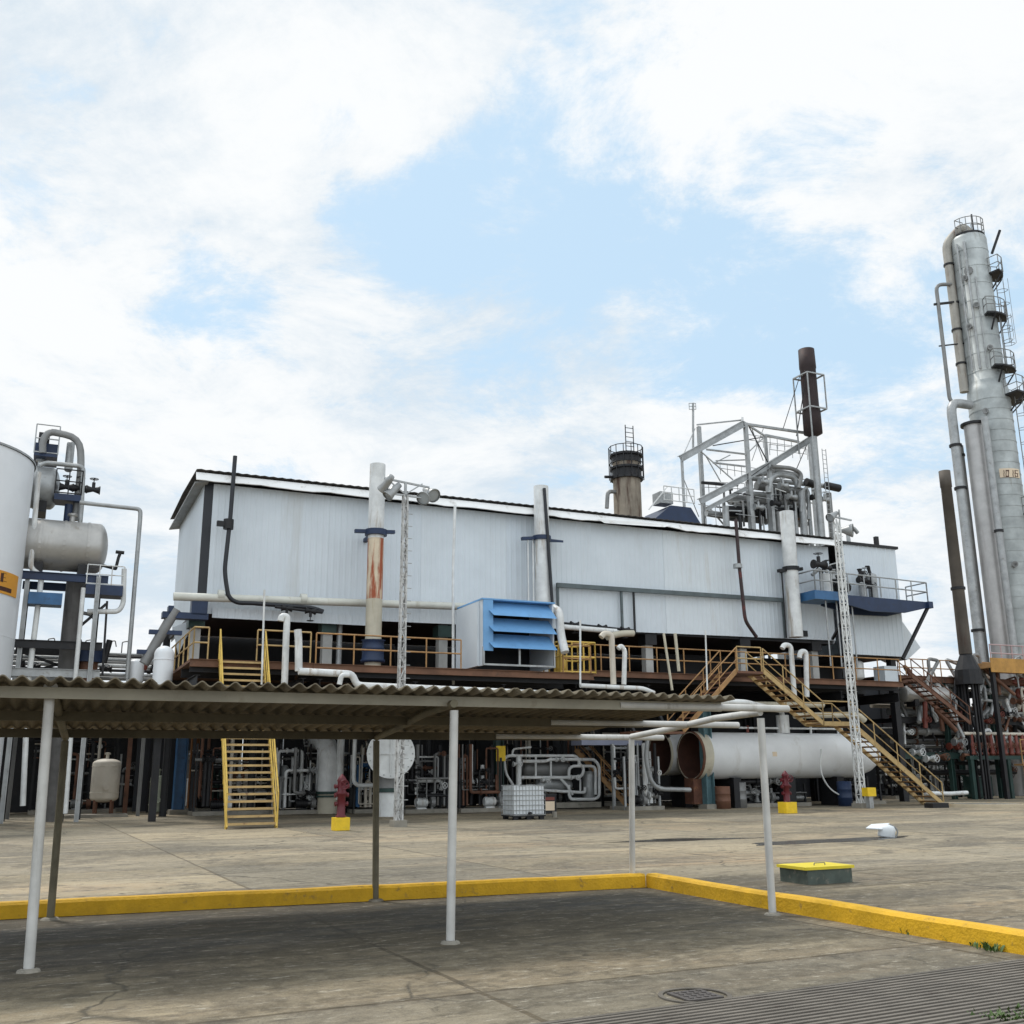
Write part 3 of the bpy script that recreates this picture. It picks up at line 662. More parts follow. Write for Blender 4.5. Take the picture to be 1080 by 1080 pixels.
# girt track on right part of the wall
g0 = pb(587, 617, -.25); g1 = pb(826, 633, -.25)
mb = MB(); mb.beam(g0, g1, .14, .2); mb.build('wall_track', m_trk, hall)
for u, v0, v1 in ((588, 617, 657), (655, 621, 665), (668, 622, 668), (825, 633, 673)):
    p = pb(u, v0, -.2); q = pb(u+1, v1, -.2); q.x, q.y = p.x, p.y; MB().beam(p, q, .1 if u in (655, 588) else .05, .1, E1).build('wall_post', m_trk if u != 668 else m_dark, hall)
MB().sbox(ab(pb(846, 668, -.1))[0], ab(pb(852, 668, -.1))[0], -.1, -.04, pb(848, 671, -.1).z, pb(848, 665, -.1).z).build('wall_hatch', m_dark, hall)
# strip below header pipe on the left
ribbed(S(.6, -.12, 7.62), E1, UP, 6.9, .42, .3, .02).build('skirt_sheet', m_sheet, hall)

# decks: top-level walkways
for i, (a0, a1, b, z) in enumerate(decks):
    lab = ('brown steel deck section at the hall\'s left end where the yellow stair lands', 'middle brown steel deck section carrying the blue louvred hood', 'right brown steel deck section where the ochre double stair lands')[i]
    d = thing('steel_deck', lab, 'deck', S(a0, b, 0), 'raised decks below the hall')
    mb = MB(); mb.sbox(a0+.01, a1-.01, b+.1, 9.9, z-.1, z); mb.build('deck_plate', m_deck, d)
    mb = MB(); mb.ibeam(S(a0+.01, b, z-.13), S(a1-.01, b, z-.13), .16, .26); mb.build('edge_beam', m_deck, d)
    mb = MB(); mb.sbox(a0+.1, a1-.1, b+.5, 9, z-.9, z-.11) if False else None
    for bb_ in (3.4, 8.8):
        for a in [a0+.4+(a1-a0-.8)*k/(max(1, round((a1-a0)/4.2))) for k in range(max(1, round((a1-a0)/4.2))+1)]:
            mb = MB(); mb.ibeam(S(a, bb_, .0), S(a, bb_, z-.28), .26, .26, .02, E1); mb.build('column', m_dark, d)
    for k_ in range(1+int((a1-a0)/3.2)): aq = a0+.3+k_*(a1-a0-.6)/(int((a1-a0)/3.2) or 1); MB().ibeam(S(aq, b+.1, z-.75), S(aq, 9.2, z-.75), .2, .44).build('cross_beam', m_dark, d)
    for bb_ in (b+.3, b+2.6, 2.5, 6): MB().ibeam(S(a0+.05, bb_, z-.27), S(a1-.05, bb_, z-.27), .16, .3).build('floor_beam', m_dark, d)
    mb = MB(); rs = [S(a0+.1, b+.05, z), S(a1-.1, b+.05, z)]
    if i == 0: rs = [S(ab(pb(268, 690, -5))[0]+.1, b+.05, z), S(a1-.1, b+.05, z)]; rail_mb(MB(), [S(a0+.1, 3, z), S(a0+.1, b+.05, z), S(ab(pb(224, 690, -5))[0]-.15, b+.05, z)], 1.1, 1.3, .03).build('guard_rail', m_yel2, d)
    if i == 1:
        h0 = ab(pb(488, 690, -5))[0]; h1 = ab(pb(592, 690, -5))[0]; rail_mb(MB(), [S(a0+.1, b+.05, z), S(h0-.05, b+.05, z)], 1.1, 1.4, .03).build('guard_rail', m_railo, d); rs = [S(h1+.1, b+.05, z), S(a1-.1, b+.05, z)]
    rail_mb(mb, rs, 1.1, 1.4, .03); mb.build('guard_rail', (m_yel2, m_railo, m_railo)[i], d)
# lower storey backing: equipment room wall under the deck
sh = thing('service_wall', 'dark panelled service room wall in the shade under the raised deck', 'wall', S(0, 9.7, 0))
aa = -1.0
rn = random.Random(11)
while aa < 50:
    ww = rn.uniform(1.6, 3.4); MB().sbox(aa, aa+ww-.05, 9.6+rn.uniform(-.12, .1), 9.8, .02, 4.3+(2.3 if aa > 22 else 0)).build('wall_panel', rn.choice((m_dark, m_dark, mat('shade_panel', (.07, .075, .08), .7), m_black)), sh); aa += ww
# ------------------------------------------------------------ things on the facade
# header pipe and its diagonal down leg at the left corner
hp = pipe('long cream header pipe running along the foot of the hall wall left of the hood', [pb(183, 629, -.6), pb(497, 640, -.6)], .16, m_header, [], None, 14, .5,
          clamps=[(pb(233, 627.7, -.6), E1, m_header), (pb(320, 631.7, -.6), E1, m_header)])
dp = pipe('thick grey pipe slanting down left from the hall corner', [pb(186, 643, -.5), pb(180, 652, -.5), pb(152, 700, -.5)], .2, m_grey)
for v_ in (667, 688): u_ = 186-(v_-643)*.6; p = pb(u_, v_, -.5); MB().beam(p-E1*.5, p+E1*.7, .24, .16).build('clamp', m_navy, dp)
p = pb(195, 650, -.4); tag(MB().obox(p, E1*.85, E2*.25, UP*.12).obox(p+E1*.5+UP*.35, E1*.3, E2*.25, UP*.3).obox(p-E1*.55+UP*.2, E1*.1, E2*.25, UP*.15).build('pipe_support', m_navy, None, p), 'dark blue steel pipe support under the header pipe at the hall corner', 'pipe support')
sl = MB().slab([pb(182, 662, 1.5), pb(206, 652, 1.5), pb(188, 690, 1.5)], E2, .05); solo('duct_panel', sl, m_sheet, 'pale triangular duct panel tucked under the left corner of the hall', 'duct')
# white vent stacks
def stack(label, u0, vt, u1, vb, b, r, m, cols=None, arm=None, head=None):
    p = pb(u1, vb, b); q = pb(u0, vt, b); q.x, q.y = p.x, p.y
    a = pb((u0+u1)/2, (vt+vb)/2, b); p.x, p.y = a.x, a.y; q.x, q.y = a.x, a.y
    t = thing('vent_stack', label, 'vent stack', p, 'white vent stacks on the hall front')
    if cols:
        zs = [p.z]+[pb(u1, vv, b).z for vv, _ in cols[:-1]]+[q.z]
        for (z0, z1), (_, mm) in zip(zip(zs[:-1], zs[1:]), cols): MB().cyl(Vector((p.x, p.y, z0)), Vector((q.x, q.y, z1-.003)), r, seg=20).build('stack_pipe', mm, t)
    else: MB().cyl(p, q, r, seg=20).build('stack_pipe', m, t)
    return t, p, q
st1, p, q = stack('tall white stack streaked with rust, dark blue sleeve at its foot', 398, 490, 393, 715, -1.6, .33, m_white, [(632, m_cream), (568, m_stackrust), (0, m_white)])
MB().lathe([(.0, 0), (.48, 0), (.5, .1), (.44, .14), (.44, .5), (.48, .55), (.44, .6), (.44, .85), (.5, .9), (.0, .92)], Vector((p.x, p.y, pb(396, 699, -1.6).z)), seg=20).build('sleeve', m_navy, st1)
c = pb(396, 562, -1.6); c.x, c.y = p.x, p.y
mb = MB(); mb.cyl(c-UP*.12, c+UP*.12, .46, seg=16); mb.beam(c-E1*.9, c+E1*.8+UP*.1, .18, .14); mb.beam(c, c+E2*1.6, .16, .16); mb.build('clamp', m_navy, st1)
st2, p, q = stack('plain white stack rising through a blue bracket above the louvred hood', 569, 513, 574, 640, -.8, .34, m_white)
c = pb(573, 568, -.8); c.x, c.y = p.x, p.y
mb = MB(); mb.cyl(c-UP*.1, c+UP*.1, .42, seg=16); mb.beam(c-E1*1.0-UP*.1, c-E1*.2, .2, .14); mb.slab([c+E1*.3-UP*.12, c+E1*1.1-UP*.1, c+E1*.75+UP*.1+E2*.7, c+E1*.3+E2*.7], UP, .1); mb.beam(c, c+E2*.8, .14, .14); mb.build('clamp', m_navy, st2)
for dx in (-.7, -.45): MB().cyl(c+E1*dx-UP*.1, Vector((c.x, c.y, 8.0))+E1*dx, .035, seg=6).build('hanger', m_white, st2)
st3, p, q = stack('broad white stack with a dark bracket near the right end of the hall', 831, 540, 838, 672, -.8, .36, m_white)
c = pb(833, 600, -.8); c.x, c.y = p.x, p.y
mb = MB(); mb.cyl(c-UP*.1, c+UP*.1, .43, seg=16); mb.beam(c-E1*.8-UP*.15, c+E1*.7+UP*.05, .22, .16); mb.beam(c, c+E2*.8, .14, .14); mb.build('clamp', m_dark, st3)
MB().cyl(c-E1*.6-UP*.2, Vector((c.x, c.y, 8.0))-E1*.6, .04, seg=6).build('hanger', m_dark, st3)
# black vent pipes
def black(label, px, b, r, extra=None, m=m_black):
    pts = [pb(u, v, b) for u, v in px]; mb = MB().tube(pts, r, 10, bend=.3); o = solo('vent_pipe', mb, m, label, 'vent pipe', 'black vent pipes on the hall front'); return o
v1 = black('crooked black vent pipe with a dark valve near the hall\'s left end', [(248, 481), (243, 545), (237, 600), (238, 612), (241, 630), (250, 636), (262, 636), (330, 641), (341, 645)], -.75, .085)
c = pb(241, 553, -.75); MB().cyl(c-UP*.2, c+UP*.2, .2, seg=12).obox(c-E1*.25, E1*.2, E2*.1, UP*.1).build('valve', m_dark, v1)
v2 = black('straight black vent pipe close beside the white stack above the hood', [(574, 515), (578, 570), (583, 645)], -1.2, .075)
v3 = black('dark red-brown vent pipe bending right near the hall\'s right end', [(776, 548), (780, 600), (786, 655), (798, 672)], -.75, .09, None, mat('vent_redbrown', (.035, .018, .018), .5, 0, (.16, .03, .025), .8, .2, .5, False, 0, .4, .5))
c = pb(778, 597, -.75); MB().cyl(c-UP*.1, c+UP*.1, .22, seg=12).build('collar', m_galv, v3)
# valves on the pipe beneath wall (dark cluster)
def cluster(label, px, b, r=.06, m=m_dark):
    pts = [pb(u, v, b) for u, v in px]; o = solo('valve_line', MB().tube(pts, r, 8), m, label, 'valve line')
    for i in range(len(pts)-1):
        n = max(1, int((pts[i+1]-pts[i]).length/1.1))
        for k in range(n): valve(o, pts[i].lerp(pts[i+1], (k+.5)/n), pts[i+1]-pts[i], .08, m, UP if k % 2 else -UP)
    return o
cluster('dark valve line hanging under the hall wall left of the rusty stack', [(290, 640), (315, 643), (340, 646)], -1.0)
cluster('dark valve line under the wall edge right of the louvred hood', [(592, 657), (620, 660), (650, 663), (668, 665)], -1.0)
pipe('short white pipe below the wall edge right of the louvred hood', [pb(592, 661, -1.3), pb(650, 666, -1.3)], .12, m_white)
pipe('cream elbow pipe by the dark valves right of the hood', [pb(640, 672, -1.6), pb(655, 668, -1.6), pb(668, 668, -1.6)], .15, m_cream)

# ------------------------------------------------------------ louvred hood
hb = -5.1; h0 = pb(509, 632, hb); h1 = pb(584, 637, hb); hz0 = pb(545, 703, hb).z; hz1 = pb(545, 634.5, hb).z; ha0, ha1 = ab(h0)[0], ab(h1)[0]
hood = thing('louvred_hood', 'boxy air intake hood with pale side and three broad blue louvre blades on the deck', 'air intake hood', S((ha0+ha1)/2, hb+1, hz0))
MB().sbox(ha0, ha0+.06, hb, hb+2.6, hz0, hz1).build('side_panel', m_sheet, hood)
MB().sbox(ha1-.06, ha1, hb+.02, hb+2.6, hz0, hz1).build('side_panel', m_sheet, hood)
MB().sbox(ha0-.03, ha1+.03, hb-.05, hb+2.65, hz1+.003, hz1+.06).build('top_panel', m_louv, hood)
MB().sbox(ha0+.07, ha1-.07, hb+2.2, hb+2.3, hz0, hz1).build('back_panel', m_dark, hood)
MB().sbox(ha0-.1, ha0-.01, hb+.3, hb+2.6, hz0, hz1-.05).build('plenum', m_sheet, hood)
MB().sbox(ha0+.01, ha0+.42, hb-.06, hb-.01, hz0+(hz1-hz0)*.22, hz1-.01).build('edge_trim', m_louv, hood)
H = hz1-hz0
for k in range(3):
    zt = hz1-.02-k*H*.245; vs = [S(ha0+.05, hb+.35, zt), S(ha1-.07, hb+.35, zt), S(ha1-.02, hb-.28, zt-H*.235), S(ha0+.35, hb-.28, zt-H*.235)]
    MB().slab(vs, -(E2*.6)-UP*.4, .03).build('louvre', m_louv, hood)
mb = MB()
for a in (ha0+.03, (ha0+ha1)/2, ha1-.03): mb.beam(S(a, hb-.02, hz0+.03), S(a, hb-.02, hz0+H*.28), .07, .07, E1)
mb.beam(S(ha0, hb-.03, hz0+.04), S(ha1, hb-.03, hz0+.04), .07, .07); mb.build('frame', m_galv, hood)
ep = pb(590, 645, hb-.1)
pipe('fat white elbow pipe curling down the right side of the louvred hood', [pb(583, 641, hb+.4), pb(590, 645, hb-.1), pb(591, 668, hb-.1), pb(596, 688, hb-.4)], .17, m_white, bend=.4)
# ochre cage
cg = pb(607, 692, -4.8); a_, b_, z_ = ab(cg)
cage = thing('equipment_cage', 'small orange-yellow rail cage on the deck just right of the louvred hood', 'guard cage', S(a_, b_, dz(a_)))
z0 = dz(a_); mb = MB()
rail_mb(mb, [S(a_-.75, -4.9, z0), S(a_+.85, -4.9, z0), S(a_+.85, -3.4, z0), S(a_-.75, -3.4, z0), S(a_-.75, -4.9, z0)], 1.25, .5, .035, 2); mb.build('rails', m_yel, cage)
MB().lathe([(0, 0), (.28, 0), (.25, .5), (.16, .7), (.08, 1.1), (.05, 1.9), (0, 1.95)], S(a_-.45, -4.3, z0), seg=12).build('bollard', m_yel, cage)

# ------------------------------------------------------------ stairs
sf = G(265, 874); sf_a, sf_b, _ = ab(sf)
d0 = decks[0]
stair('access_stair', 'steep bright yellow open-tread stair climbing to the deck at the hall\'s left end', sf, E2, d0[3], abs(d0[2]-sf_b), 1.5, m_yel, m_yel2, 'access stairs', 1.05)
d2 = decks[2]
bz = -4.4; A_b = ab(pb(985, 849, bz))[0]; A_t = ab(pb(797, 716, bz))[0]
run = A_b-A_t; zt = d2[3]; f1 = (zt*.62); land = 1.6; r1 = (run-land)*.62; r2 = (run-land)*.38
print('stair run', run, zt, A_b)
stair('access_stair', 'long cream-yellow stair with pipe handrails descending right in front of the big horizontal drum', S(A_b, bz, 0), -E1, zt, run, 1.15, m_yel2, m_railo, 'access stairs', 1.0, [(f1, r1), (0, land), (zt-f1, r2)])
MB0 = MB(); MB0.sbox(A_t-1.4, A_t-.02, bz-.6, -3.12, zt-.1, zt); lt = solo('stair_platform', MB0, m_brown, 'brown landing platform between the two ochre stairs', 'platform')
rail_mb(MB(), [S(A_t-.05, bz-.55, zt), S(A_t-1.35, bz-.55, zt)], 1.05, 1.0, .028).build('guard_rail', m_yel2, lt)
stair('access_stair', 'short ochre stair descending left from the brown landing behind the carport roof', S(A_t-4.3, bz, zt-2.6), E1, 2.6, 2.9, 1.1, m_railo, m_brown, 'access stairs', 1.0)
MB1 = MB(); MB1.sbox(A_t-6.6, A_t-4.25, bz-.6, bz+.7, zt-2.7, zt-2.6)
l2 = solo('stair_platform', MB1, m_brown, 'low brown platform under the foot of the short ochre stair', 'platform')
MB().beam(S(A_t-4.6, bz+.1, zt-2.8), S(A_t-4.6, -3.0, zt-.9), .12).build('bracket', m_dark, l2); MB().beam(S(A_t-6.2, bz+.1, zt-2.8), S(A_t-6.2, -3.0, zt-.9), .12).build('bracket', m_dark, l2)
bs = G(652, 852); stair('access_stair', 'narrow rust-brown stair in the shade right of the white exchanger pipework', bs+E1*.6, (-E1*.8+E2*.6), 2.6, 2.4, .8, m_railo, m_brown, 'access stairs', .9)
# ------------------------------------------------------------ left: storage tank and tank frame
e = PY(19, 650, 36.0); tr = 3.7; tc = Vector((e.x-tr/math.cos(math.atan2(-e.x, e.y)), 36.0, 0)); th_ = PY(34, 484, 36.4).z
tank = thing('storage_tank', 'big smooth white cylindrical tank cut by the left edge of the picture', 'storage tank', tc)
MB().lathe([(tr, 0), (tr, th_)], tc, seg=72).build('shell', m_clean, tank)
MB().lathe([(tr+.05, th_-.0), (tr+.05, th_+.08), (tr-.3, th_+.12), (0, th_+.5)], tc, seg=72, sm=False).build('roof', m_galv, tank)
MB().lathe([(tr, .0), (tr+.12, .0), (tr+.12, .12), (tr, .12)], tc, seg=72, sm=False).build('foot_ring', m_conc, tank)
for z in (3.2, 6.4): MB().lathe([(tr+.002, 0), (tr+.012, .02), (tr+.002, .04)], tc+UP*z, seg=72).build('weld_seam', m_clean, tank)
# orange sign plate following the shell
def on_tank(u, v, off=.03):
    r = ray(u, v); o = Vector((0, 0, CAMH)); dx, dy = r.x, r.y; cx, cy = tc.x, tc.y; Rr = tr+off
    A = dx*dx+dy*dy; B = -2*(dx*cx+dy*cy); C = cx*cx+cy*cy-Rr*Rr; D = B*B-4*A*C; t = (-B-math.sqrt(max(D, 0)))/(2*A); return o+r*t
def curved_plate(c0, c1, off, th=.02, n=8):
    p0 = on_tank(*c0); p1 = on_tank(*c1); t0 = math.atan2(p0.y-tc.y, p0.x-tc.x); t1 = math.atan2(p1.y-tc.y, p1.x-tc.x); vs = []
    for s_ in (0, 1):
        for i in range(n+1):
            t = t0+(t1-t0)*i/n; d = Vector((math.cos(t), math.sin(t), 0))*(tr+off+th*s_)
            vs += [tc+d+UP*p1.z, tc+d+UP*p0.z]
    m = 2*(n+1); fs = [(2*i, 2*i+2, 2*i+3, 2*i+1) for i in range(n)]+[(m+2*i, m+2*i+1, m+2*i+3, m+2*i+2) for i in range(n)]
    fs += [(2*i, m+2*i, m+2*i+2, 2*i+2) for i in range(n)]+[(2*i+1, 2*i+3, m+2*i+3, m+2*i+1) for i in range(n)]+[(0, 1, m+1, m), (2*n, m+2*n, m+2*n+1, 2*n+1)]
    return MB().add(vs, fs)
sg = curved_plate((-16, 597), (17, 631), .01).build('sign_plate', m_sign, tank)
for c0, c1 in (((1.2, 604), (3, 614)), ((3, 604), (7, 605.6)), ((3, 608.4), (6, 609.8)), ((3, 612.4), (7, 614)), ((-10, 620), (12, 621.5))): curved_plate(c0, c1, .032, .006, 3).build('lettering', m_signtxt, sg)
for u, v in ((25, 545), (22, 560)): pass
# grey horizontal drums on a steel frame
def hdrum(name, label, pl, pr, r, m, cat='horizontal tank', bands=2, group=None, ax=E1):
    pl = Vector(pl); pr = Vector(pr); ax = (pr-pl).normalized(); L = (pr-pl).length; t = thing(name, label, cat, (pl+pr)/2-UP*r, group)
    n = 7; pf = [(r*math.sin(math.pi/2*i/n), -(r*.38)*math.cos(math.pi/2*i/n)) for i in range(n+1)]+[(r*math.cos(math.pi/2*i/n), L+(r*.38)*math.sin(math.pi/2*i/n)) for i in range(n+1)]
    MB().lathe(pf, pl, ax, 32).build('shell', m, t)
    for k in range(bands): MB().lathe([(r+.002, 0), (r+.02, 0), (r+.02, .09), (r+.002, .09)], pl+ax*L*(k+.5)/bands, ax, 32, False).build('band', m, t)
    for f in (.2, .8):
        c = pl+ax*L*f-UP*r*1.05; MB().obox(c, ax*.15, Vector((-ax.y, ax.x, 0))*r*.75, UP*.22).build('saddle', m_dark, t)
    mb = MB(); c = pl+ax*L*.6+UP*r*.98; mb.cyl(c, c+UP*.35, .1, seg=10); flange(mb, c+UP*.3, UP, .18, .04); mb.build('nozzle', m, t)
    return t
c = pb(70, 577, 1.0); zt1 = c.z
hdrum('horizontal_tank', 'large grey clad horizontal tank high on the steel frame right of the big white tank', pb(28, 573, 1.0).lerp(c, 0), Vector((pb(103, 578, 1.0).x, pb(103, 578, 1.0).y, pb(28, 573, 1.0).z)), .98, m_tankgrey, bands=3)
c2 = pb(48, 515, 2.2)
hdrum('horizontal_tank', 'smaller pale grey horizontal tank above the large clad one, half hidden by the white tank', Vector((pb(18, 512, 2.2).x, pb(18, 512, 2.2).y, c2.z)), Vector((pb(54, 516, 2.2).x, pb(54, 516, 2.2).y, c2.z)), .85, m_galv, bands=1)
fr = thing('support_frame', 'tall steel frame with navy and blue cross members carrying the grey horizontal tanks', 'steel frame', S(-5.5, 1, 0))
fa = ab(pb(76, 660, 1.0))[0]
MB().cyl(S(fa, 1, 0), S(fa, 1, zt1-1.1), .36, seg=18).build('column', mat('column_scorched', (.12, .115, .11), .7, .1, (.05, .045, .04), .7, .3, 1.2, True), fr)
for a, b in ((fa-1.7, .2), (fa-1.7, 2.4), (fa+.9, 2.4), (fa+.75, .0)):
    MB().ibeam(S(a, b, 0), S(a, b, zt1-1.25), .16, .16, .03, E1).build('post', m_dark if b > 1 else m_galv, fr)
for z, m_ in ((zt1-1.35, m_navy), (zt1-3.9, m_dark), (5.3, m_galv)):
    MB().ibeam(S(fa-1.9, .1, z), S(fa+1.1, .1, z), .16, .3).build('cross_beam', m_, fr); MB().ibeam(S(fa-1.9, 2.4, z), S(fa+1.1, 2.4, z), .16, .3).build('cross_beam', m_, fr)
for s_ in (-1, 1): MB().beam(S(fa-.4-s_*1.2, 2.3, 5.4), S(fa-.4+s_*1.2, 2.3, zt1-4), .1).build('brace', m_dark, fr)
z = pb(50, 632, .0).z; MB().sbox(fa-1.6, fa-.45, -.2, .6, z-.22, z+.22).build('blue_box_girder', m_blue, fr)
# upper platforms and bits above the drums
pf_ = thing('valve_platform', 'dark blue valve platform with rails on top of the grey horizontal tanks', 'platform', pb(45, 500, 2.0))
a0, a1 = ab(pb(36, 478, 2.0))[0], ab(pb(61, 478, 2.0))[0]; z = pb(48, 484, 2.0).z
MB().sbox(a0, a1, 1.6, 3.2, z, z+.12).build('floor', m_navy, pf_); MB().sbox(a0, a1, 1.9, 2.9, z+.13, z+.62).build('panel', m_navy, pf_)
MB().sbox(a0+.1, a0+.5, 2.0, 2.6, z+.62, z+1.1).build('box', m_dark, pf_)
rail_mb(MB(), [S(a0, 1.6, z+.1), S(a1, 1.6, z+.1)], 1.2, .6, .025, 2).build('guard_rail', m_galv, pf_)
MB().lathe(dome(.16, 1.3, .1), S(a1+.45, 2.2, pb(66, 496, 2.0).z), seg=12).build('expansion_pot', m_galv, pf_)
a0, a1 = ab(pb(56, 535, 1.6))[0], ab(pb(84, 535, 1.6))[0]; z = pb(70, 530, 1.6).z
pf2 = thing('valve_platform', 'small dark platform between the two grey horizontal tanks', 'platform', S(a0, 1.6, z))
MB().sbox(a0, a1, 1.2, 2.2, z, z+.25).build('floor', m_navy, pf2); rail_mb(MB(), [S(a0, 1.2, z+.25), S(a1, 1.2, z+.25), S(a1, 2.2, z+.25)], 1.0, .5, .025, 2).build('guard_rail', m_dark, pf2)
for k in range(3): valve(pf2, S(a0+.4+k*.5, 1.5, z+.6), E1, .1, m_dark)
MB().tube([S(a0+.6, 1.5, z-.1), S(a0+.6, 1.5, zt1+.95)], .12, 8).build('drop_pipe', m_dark, pf2); MB().tube([S(a1-.4, 1.5, z-.1), S(a1-.4, 1.5, zt1+.9)], .16, 8).build('drop_pipe', m_navy, pf2)
pipe('thick grey pipe looping over the top of the tanks like a swan neck', [pb(45, 478, 1.6), pb(45, 464, 1.6), pb(52, 455, 1.6), pb(84, 461.5, 1.6), pb(86, 490, 1.6), pb(79, 549, 1.6)], .14, m_grey, bend=.6)
pipe('thin pale pipe running across the tank tops to a vertical leg', [pb(42, 491, 1.3), pb(48, 488, 1.3), pb(88, 492, 1.3), pb(86, 535, 1.3), pb(84, 556, 1.3)], .09, m_galv)
pipe('tall slim grey pipe arching out from the tanks and down to the pipe rack', [pb(84, 530, .6), pb(148, 537, .6), pb(148, 545, .6), pb(134, 716, .6)], .085, m_galv, bend=.35)
pipe('white pipe stepping down the left side of the tank frame', [pb(41, 498, .2), pb(32, 600, .2), pb(44, 607, .2), pb(30, 718, .2), pb(24, 850, .2)], .1, m_white)
pipe('white pipe running down beside the dark frame column', [pb(88, 620, .0), pb(79, 720, .0), pb(73, 800, .0), pb(69, 858, .0)], .085, m_white)
# blue valve platform on the right of the frame
a0, a1 = ab(pb(90, 622, .4))[0], ab(pb(129, 622, .4))[0]; z = pb(110, 629, .4).z
pf3 = thing('valve_platform', 'dark blue box platform with a tee handled valve right of the grey tanks', 'platform', S(a0, .4, z))
MB().sbox(a0, a1, 0, 1.0, z, z+.38).build('floor', m_navy, pf3); rail_mb(MB(), [S(a0, 0, z+.38), S(a1, 0, z+.38)], .75, .5, .022, 2).build('guard_rail', m_white, pf3)
MB().tube([pb(107, 596, .4), pb(122, 600, .4), pb(125, 588, .4), pb(127, 583, .4)], .06, 8, bend=.02).cyl(pb(122, 582, .4), pb(131, 583, .4), .07, seg=8).build('tee_valve', m_dark, pf3)
MB().tube([pb(131, 600, .3), pb(130, 637, .3), pb(125, 645, .3), pb(92, 645, .3)], .1, 8, bend=.3).build('loop_pipe', m_white, pf3)
MB().beam(pb(112, 637, .4), pb(84, 661, .4), .1).build('brace', m_dark, pf3); MB().beam(pb(113, 634, .4), pb(108, 712, .4), .08).build('leg', m_dark, pf3)
MB().tube([pb(85, 646, .9), pb(95, 648, .9), pb(100, 652, .9), pb(97, 690, .9)], .07, 8).build('hoop_pipe', m_grey, pf3)
# background pipe rack left of the hall
rk = thing('pipe_rack', 'open pipe rack crowded with slim grey lines left of the hall seen against the sky', 'pipe rack', pb(120, 850, 4))
zz = pb(130, 690, 4).z
for i, (v, r, m_) in enumerate(((690, .06, m_galv), (693, .05, m_dark), (697, .1, m_galv), (700, .05, m_grey), (704, .09, m_white), (709, .06, m_dark), (714, .08, m_galv), (718, .08, m_grey))):
    zq = pb(120, v, 4).z; MB().tube([S(-9, 4-i*.15, zq), S(-.6, 4-i*.15, zq)], r, 8).build('pipe', m_, rk)
for a in (-8.5, -6, -3.5, -1.2):
    MB().ibeam(S(a, 4.4, 0), S(a, 4.4, zz+.1), .14, .14, .02, E1).build('post', m_grey, rk); MB().beam(S(a, 2.6, zz-.6), S(a, 4.6, zz-.6), .12).build('cross_beam', m_dark, rk)
for a in (-5.2, -4.7, -4.2, -3.8, -2.9, -2.4): MB().tube([S(a, 3.6, zz), S(a, 3.6, zz+.45), S(a+.22, 3.6, zz+.5), S(a+.28, 3.6, zz+.25)], .025, 6).build('vent_hook', m_grey, rk)
for a in (-6.6, -5.6, -4.4, -3.0, -2.0): valve(rk, S(a, 2.7, pb(120, 709, 4).z), E1, .09, rn.choice((m_dark, m_galv)), -E2)
vert_vessel('capsule_vessel', 'white capsule shaped vessel standing beside the left end of the deck', Vector((pb(171, 720, -1.2).x, pb(171, 720, -1.2).y, 3.2)), .36, pb(171, 681, -1.2).z-3.55, m_clean, .35, nozz=False, legm=m_dark)
cb_ = pb(171, 720, -1.2); solo('vessel_stand', MB().box(Vector((cb_.x, cb_.y, 3.1)), 1.0, 1.0, .18).beam(Vector((cb_.x, cb_.y, 0)), Vector((cb_.x, cb_.y, 3.0)), .25, .25, E1), m_dark, 'dark steel stand under the white capsule vessel', 'stand')
cv = pb(143, 706, 1); t = thing('dosing_pot', 'small white pot with a red cap on the rack left of the capsule vessel', 'dosing pot', cv-UP*.6)
MB().lathe(dome(.32, 1.0, .16), cv-UP*.6, seg=16).build('body', m_clean, t); MB().cyl(cv+E1*.28+UP*.0, cv+E1*.36+UP*.42, .14, seg=10).build('cap', m_redm, t)
cv = pb(92, 696, 1.5); t = thing('motor_drum', 'navy banded motor drum standing on the rack beside the frame column', 'motor', cv-UP*.9)
MB().cyl(cv-UP*.9, cv-UP*.1, .4, seg=16).build('body', m_brown, t); MB().cyl(cv-UP*.1, cv+UP*.45, .55, seg=16).build('cover', m_navy, t); MB().cyl(cv+E1*.6-UP*.1, cv+E1*.75+UP*.8, .12, seg=10).build('exhaust', m_dark, t)
# shelter in the shade on the far left
sl_ = thing('equipment_shelter', 'dark low equipment shelter in shade at the far left below the pipe rack', 'shelter', S(-7, 10, 0))
MB().sbox(-16, -.2, 11.5, 11.7, 0.02, 4.6).build('back_wall', m_dark, sl_); MB().sbox(-16.2, -.1, 8.2, 12, 4.6, 4.72).build('roof', m_dark, sl_)
for a in (-13.8, -10.5, -7.2, -4.0, -1.4): MB().beam(S(a, 8.4, 0), S(a, 8.4, 4.6), .18, .18, E1).build('post', m_brown, sl_)

# ------------------------------------------------------------ ground level equipment, left to right
P = G(108, 861); vert_vessel('water_softener', 'squat cream round-shouldered tank in the shade left of the blue column', P, .56, 1.75, m_cream2, .55, legm=m_brown)
solo('concrete_plinth', MB().box(G(100, 862)+UP*.06, 2.4, 1.2, .12), m_conc, 'low grey concrete plinth in front of the squat cream tank', 'plinth')
P = G(164, 861); vert_vessel('gas_bottle', 'slim olive green upright bottle beside the blue column', P, .3, 1.5, m_olive, .12, legm=m_dark)
P = G(73, 853); vert_vessel('brown_vessel', 'dull brown upright vessel hidden behind the carport\'s leftmost rear post', P, .42, 2.3, m_brown, .6, legm=m_dark)
P = G(176, 852); solo('gauge_disc', MB().cyl(P+UP*2.0, P+UP*2.0-E2*.12, .32, seg=20).cyl(P, P+UP*1.8, .05, seg=8), m_cream2, 'round cream dial on a post between olive bottle and blue column', 'gauge')
